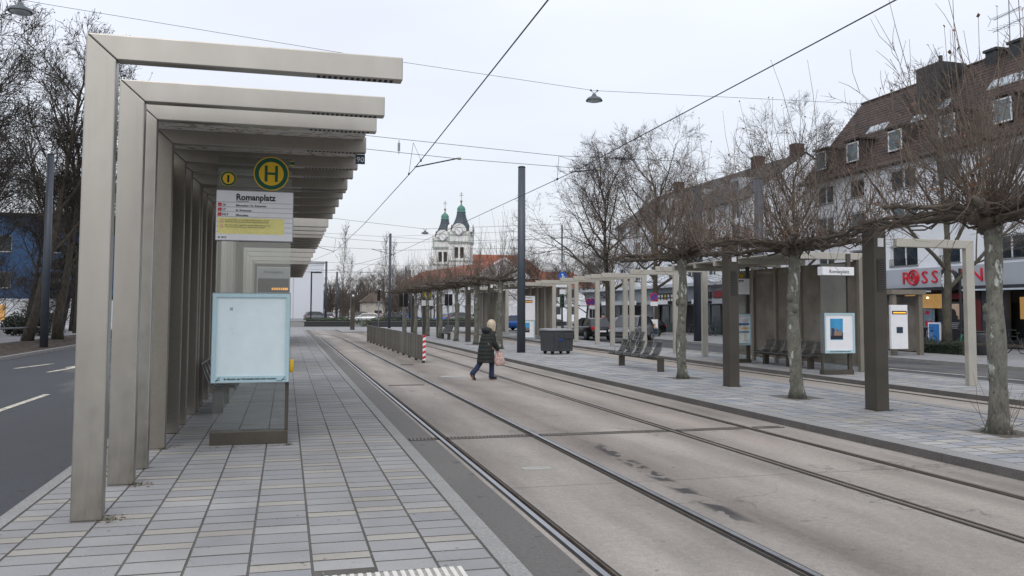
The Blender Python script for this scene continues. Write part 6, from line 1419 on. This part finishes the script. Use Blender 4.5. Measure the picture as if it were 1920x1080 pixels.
def bike(label, loc, rz, m, src=None):
    t = thing('bicycle', label, 'bicycle', loc, rz, 'bicycles parked before the shops')
    for x in (-.52, .52):
        q = B(); q.tube([(x+.33*math.cos(2*PI*k/18), 0, .34+.33*math.sin(2*PI*k/18)) for k in range(19)], .018, 5, False); o = q.obj('wheel', BLACK, t, True); q = B()
        for k in range(9): a = 2*PI*k/9; q.tube([(x, 0, .34), (x+.33*math.cos(a), 0, .34+.33*math.sin(a))], .004, 3, False)
        q.obj('spoke', GREYM, o)
    b = B()
    for p, q in (((-.52, 0, .34), (-.10, 0, .30)), ((-.10, 0, .30), (-.22, 0, .85)), ((-.20, 0, .74), (.34, 0, .76)), ((-.10, 0, .30), (.36, 0, .68)), ((.33, 0, .90), (.52, 0, .34)), ((-.52, 0, .34), (-.20, 0, .74))): b.tube([p, q], .02, 5)
    b.obj('frame', m, t, True); b = B(); b.tube([(.34, 0, .88), (.30, 0, 1.02)], .016, 5); b.tube([(.22, -.28, 1.02), (.32, -.1, 1.03), (.32, .1, 1.03), (.22, .28, 1.02)], .014, 5); b.obj('handlebar', DARK, t); b = B(); b.ell((-.24, 0, .90), (.13, .07, .04), 8, 4); b.obj('saddle', BLACK, t, True)
    b = B(); b.tube([(-.10, -.09, .30), (-.10, .09, .30)], .02, 5); b.tube([(-.10, -.1, .3), (0.0, -.1, .18)], .012, 4); b.tube([(-.10, .1, .3), (-.2, .1, .42)], .012, 4); b.obj('crank', GREYM, t); return t
bk1 = bike('black bicycle at the left of the shop window bicycles', (31.6, 38.4, .11), R(80), DARK); bk2 = bike('green bicycle in front of the sunset advert board', (30.4, 33.1, .11), R(30), M('bike_green', (.02, .22, .14), .4)); bk3 = bike('silver bicycle in front of the blue sandwich board', (31.0, 35.9, .11), R(70), GREYM)
for x, y, src, rz, lab in ((31.8, 37.8, bk3, 100, 'silver bicycle leaning among the black ones by the shop window'), (31.7, 37.1, bk1, 85, 'black bicycle left of the blue sandwich board'), (31.3, 33.9, bk1, 60, 'black bicycle behind the green one'), (30.8, 31.8, bk3, 110, 'silver bicycle beside the grey litter bin'), (31.2, 31.0, bk1, 80, 'black bicycle hidden behind the nearest plane trunk'),
                           (30.8, 61.2, bk1, 95, 'black bicycle in the rack before the grey shutter, left'), (30.8, 60.4, bk3, 85, 'silver bicycle in the rack before the grey shutter'), (30.8, 59.6, bk1, 90, 'black bicycle in the rack before the grey shutter, middle'), (30.8, 58.8, bk3, 92, 'silver bicycle at the right of the rack before the grey shutter'), (30.8, 58.0, bk1, 88, 'black bicycle at the right end of the rack before the grey shutter'),
                           (18.6, 57.5, bk1, 15, 'bicycle behind the portals beside the black hatchback'), (30.8, 71, bk1, 80, 'bicycle by the red shop pier, left'), (30.9, 70, bk3, 95, 'bicycle by the red shop pier, right')):
    dup(src, (x, y, .11), R(rz), lab)

# ================================================================== SIGNS, CLOCK, SMALL STREET FURNITURE
def pole(t, h, r=.035, m=GREYM): return B().tube([(0, 0, 0), (0, 0, h)], r, 8).obj('pole', m, t, True)
t = thing('bus_stop_sign', 'small far yellow and green stop sign with white panel on a pole', 'stop sign', (ux(801.5, 62), 62, PZ)); pole(t, 3.2, .045, BROWN); hsign(t, .0, -.06, 2.95, .32); B().box(-.42, .45, -.05, -.02, 2.15, 2.55).obj('panel', WHITE, t)
def tlight(label, loc, h, heads, rz=0):
    t = thing('traffic_light', label, 'traffic light', loc, rz, 'traffic lights at the end of the tracks'); pole(t, h, .05)
    for x in heads:
        o = B().box(x-.15, x+.15, -.22, 0, h-1.05, h).obj('signal_head', BLACK, t, bevel=.03)
        for k in range(3): q = B(); q.lathe([(.10, -.225), (.10, -.30)], 10, c=(x, 0, h-.2-.31*k), ax='y'); q.obj('visor', BLACK, o)
    return t
tlight('black traffic light with twin heads on a pole left of the small stop sign', (ux(756.5, 68), 68, .0), 3.25, (-.2, .2)); tlight('black twin traffic light between plane trunks right of the small stop sign', (ux(841, 76), 76, 0), 3.4, (-.2, .2)); tlight('narrow signal pole left of the slim mast', (ux(710.5, 84), 84, 0), 3.9, (0,))
t = thing('traffic_light', 'traffic light below the round blue sign behind the big waste bin', 'traffic light', (ux(1054, 62), 62, 0), 0, 'traffic lights at the end of the tracks'); pole(t, 5.6, .07)
o = B().box(-.2, .12, -.24, -.02, 2.2, 3.2).obj('signal_head', M('signal_green', (.03, .07, .05), .5), t, bevel=.03); B().box(-.22, .22, -.1, -.07, 3.15, 3.55).obj('panel', WHITE, t)
for k in range(3): q = B(); q.lathe([(.09, -.245), (.09, -.32)], 10, c=(-.04, 0, 2.4+.3*k), ax='y'); q.obj('visor', BLACK, o)
o = fixn(disc('round_sign', .34, BLUES, t, 0, -.12, 4.55)); b = B(); b.tube([(0, -.012, -.2), (0, -.012, .16)], .035, 5); b.tube([(-.09, -.012, .08), (0, -.012, .2), (.09, -.012, .08)], .03, 5); b.tube([(.02, -.012, -.05), (.18, -.012, -.05)], .035, 5); b.obj('arrow', WHITE, o); B().box(-.62, .62, -.12, -.09, 3.72, 4.05).obj('street_plate', WHITE, t)
def nostop(label, loc, h, panel=True, poster=False):
    t = thing('no_stopping_sign', label, 'road sign', loc, 0, 'round blue and red no stopping signs'); pole(t, h, .035); o = disc('sign_face', .29, REDS, t, 0, -.05, h-.2); disc('blue_face', .235, M('sign_violet', (.03, .06, .30), .5), o, 0, -.004, 0); b = B(); b.tube([(-.17, -.008, .17), (.17, -.008, -.17)], .028, 4); b.obj('sign_bar', REDS, o)
    if panel: B().box(-.28, .28, -.06, -.04, h-.82, h-.52).obj('panel', WHITE, t)
    if poster:
        o = B().box(-.26, .26, -.08, -.05, .15, 1.25).obj('poster', WHITE, t); b = B(); b.box(-.25, .25, -.084, -.08, .17, .62); b.obj('poster_print', NAVY, o); b = B(); b.ell((0, -.084, .86), (.1, .006, .12), 8, 6); b.box(-.17, .17, -.086, -.08, .62, .74); b.obj('poster_portrait', POS[3], o)
    return t
nostop('no stopping sign with white panel behind the portal row, right of a pair', (ux(1111, 68), 68, 0), 2.9); nostop('no stopping sign without panel, left of a pair', (ux(1104, 70), 70, 0), 2.9, False); nostop('no stopping sign on pole with a small election style poster at its foot', (ux(1226, 55), 55, .11), 3.0, True, True)
t = thing('street_clock', 'round white street clock on dark posts before the shop letters', 'clock', (31.8, 36.1, .11))
for y in (-.55, .55): B().tube([(0, y, 0), (0, y, 3.9)], .06, 8).obj('post', DARK, t)
b = B(); b.lathe([(.44, -.14), (.50, -.12), (.50, .12), (.44, .14)], 28, c=(-.05, 0, 3.35), ax='x'); o = fixn(b.obj('clock_case', DARK, t)); b = B(); b.lathe([(.43, -.16), (.43, -.15)], 28, c=(-.05, 0, 3.35), ax='x'); fixn(b.obj('clock_face', WHITE, o)); b = B()
for k in range(12): a = 2*PI*k/12; b.tube([(-.22, .33*math.cos(a), 3.35+.33*math.sin(a)), (-.22, .39*math.cos(a), 3.35+.39*math.sin(a))], .016, 4)
b.tube([(-.225, 0, 3.35), (-.225, -.14, 3.06)], .018, 4); b.tube([(-.225, 0, 3.35), (-.225, .16, 3.55)], .02, 4); b.obj('clock_hand', INK, o)
t.location = (31.0, 34.4, .11)
t = thing('sandwich_board', 'blue and white sandwich board among the bicycles', 'sandwich board', (31.6, 36.3, .11), 0); b = B(); fbox(b, Fa, -.42, .42, .05, 1.3, 0, .05); b.obj('board', WHITE, t); b = B(); fbox(b, Fa, -.35, .35, .2, 1.22, -.006, 0); b.obj('print', M('print_blue', lin(40, 120, 190), .5, var=.2, scale=5), t); b = B(); fbox(b, Fa, -.42, -.36, .0, 1.2, .05, .4); fbox(b, Fa, .36, .42, 0, 1.2, .05, .4); b.obj('leg', GREYM, t)
t = thing('litter_bin', 'dark grey litter bin left of the nearest plane trunk', 'litter bin', (28.6, 30.1, .11)); b = B(); b.lathe([(.25, 0), (.30, .85), (.31, .9), (.27, .95)], 16); fixn(b.obj('body', BINM, t, True)); b = B(); b.lathe([(.28, .95), (.32, .98), (.2, 1.02)], 16); fixn(b.obj('rim', DARK, t))
def bus_shelter():
    t = thing('bus_shelter', 'small brown bus shelter on the far pavement with a white display stele', 'bus shelter', (24.6, 30.6, .11)); 
    B().box(0, .2, 0, .2, 0, 2.55).obj('post', BROWN2, t, bevel=.01); B().box(0, .2, 4.2, 4.4, 0, 2.55).obj('post', BROWN2, t, bevel=.01); B().box(1.3, 1.5, 0, .2, 0, 2.55).obj('post', BROWN2, t); B().box(-.1, 1.6, -.1, 4.5, 2.55, 2.75).obj('roof', BROWN2, t, bevel=.01); B().box(1.38, 1.42, .25, 4.2, .15, 2.5).obj('wall_panel', BRGLASS, t); return t
bus_shelter()
t = thing('info_stele', 'white display stele standing in the small bus shelter', 'info stele', (23.95, 29.9, .11)); B().box(0, .8, 0, .12, .3, 2.1).obj('body', WHITE, t, bevel=.01); o = B().box(.05, .75, -.01, 0, 1.72, 1.86).obj('led_display', INK, t); B().box(.1, .7, -.013, -.01, 1.76, 1.81).obj('led_text', MATS['led_amber'], o); B().box(.25, .55, -.01, 0, .95, 1.2).obj('print', NAVY, t)
t = thing('utility_cabinet', 'white spray painted utility cabinet beside the shop row', 'cabinet', (31.9, 55.6, .11)); B().box(-.3, .3, -1.0, 1.0, 0, 2.2).obj('body', M('cab_white', (.50, .54, .54), .5), t, bevel=.02); b = B(); b.box(-.32, -.302, -.9, -.2, .3, 1.1); b.obj('spray', M('spray_green', (.02, .35, .08), .6), t)
t = thing('traffic_beacon', 'red and white striped road works beacon behind the grey off-road car', 'beacon', (ux(1141, 70), 70, 0)); B().box(-.14, .14, -.03, .03, .2, 1.6).obj('board', WHITE, t); B().box(-.3, .3, -.2, .2, 0, .2).obj('foot', DARK, t)
for k in range(3): q = B(); q.prism([(-.14, .3+.42*k), (.14, .42+.42*k), (.14, .62+.42*k), (-.14, .5+.42*k)], -.034, -.03, lambda u, v, a: (u, a, v)); fixn(q.obj('red_stripe', REDS, t))
# person in an orange vest far behind the cars (tiny in view)
t = thing('person', 'tiny far person in a red orange jacket behind the black hatchback', 'person', (ux(1131, 66), 66, .0), R(200))
o = skin_mesh('body', [(0, 0, .95), (0, 0, 1.2), (0, 0, 1.42), (0, 0, 1.52), (0, 0, 1.66), (0, .09, .9), (.05, .1, .48), (0, .1, .06), (.1, .1, .03), (0, -.09, .9), (-.02, -.1, .48), (-.1, -.1, .06), (0, -.1, .03), (0, .19, 1.38), (.06, .24, 1.1), (.2, .2, .95), (0, -.19, 1.38), (.0, -.24, 1.1), (.1, -.22, .9)], [(0, 1), (1, 2), (2, 3), (3, 4), (0, 5), (5, 6), (6, 7), (7, 8), (0, 9), (9, 10), (10, 11), (11, 12), (2, 13), (13, 14), (14, 15), (2, 16), (16, 17), (17, 18)], [.14, .14, .12, .055, .10, .09, .06, .045, .04, .09, .06, .045, .04, .06, .045, .035, .06, .045, .035], SKIN, t, 0, 1)
jk = B(); jk.tube([(0, 0, .82), (0, 0, 1.1), (0, 0, 1.36), (0, 0, 1.46)], [.19, .18, .19, .09], 12); jk.tube([(0, .17, 1.38), (.06, .25, 1.1), (.18, .21, .98)], .07, 8); jk.tube([(0, -.17, 1.38), (0, -.25, 1.1), (.09, -.23, .93)], .07, 8); jk.obj('jacket', M('jacket_red', (.55, .07, .03), .7), t, True); tr_ = B(); tr_.tube([(0, .09, .9), (.05, .1, .48), (0, .1, .08)], [.1, .075, .065], 8); tr_.tube([(0, -.09, .9), (-.02, -.1, .48), (-.1, -.1, .08)], [.1, .075, .065], 8); tr_.obj('trousers', NAVY, t, True); hh_ = B(); hh_.ell((-.01, 0, 1.69), (.105, .1, .1)); hh_.obj('hair', DARK, t, True)
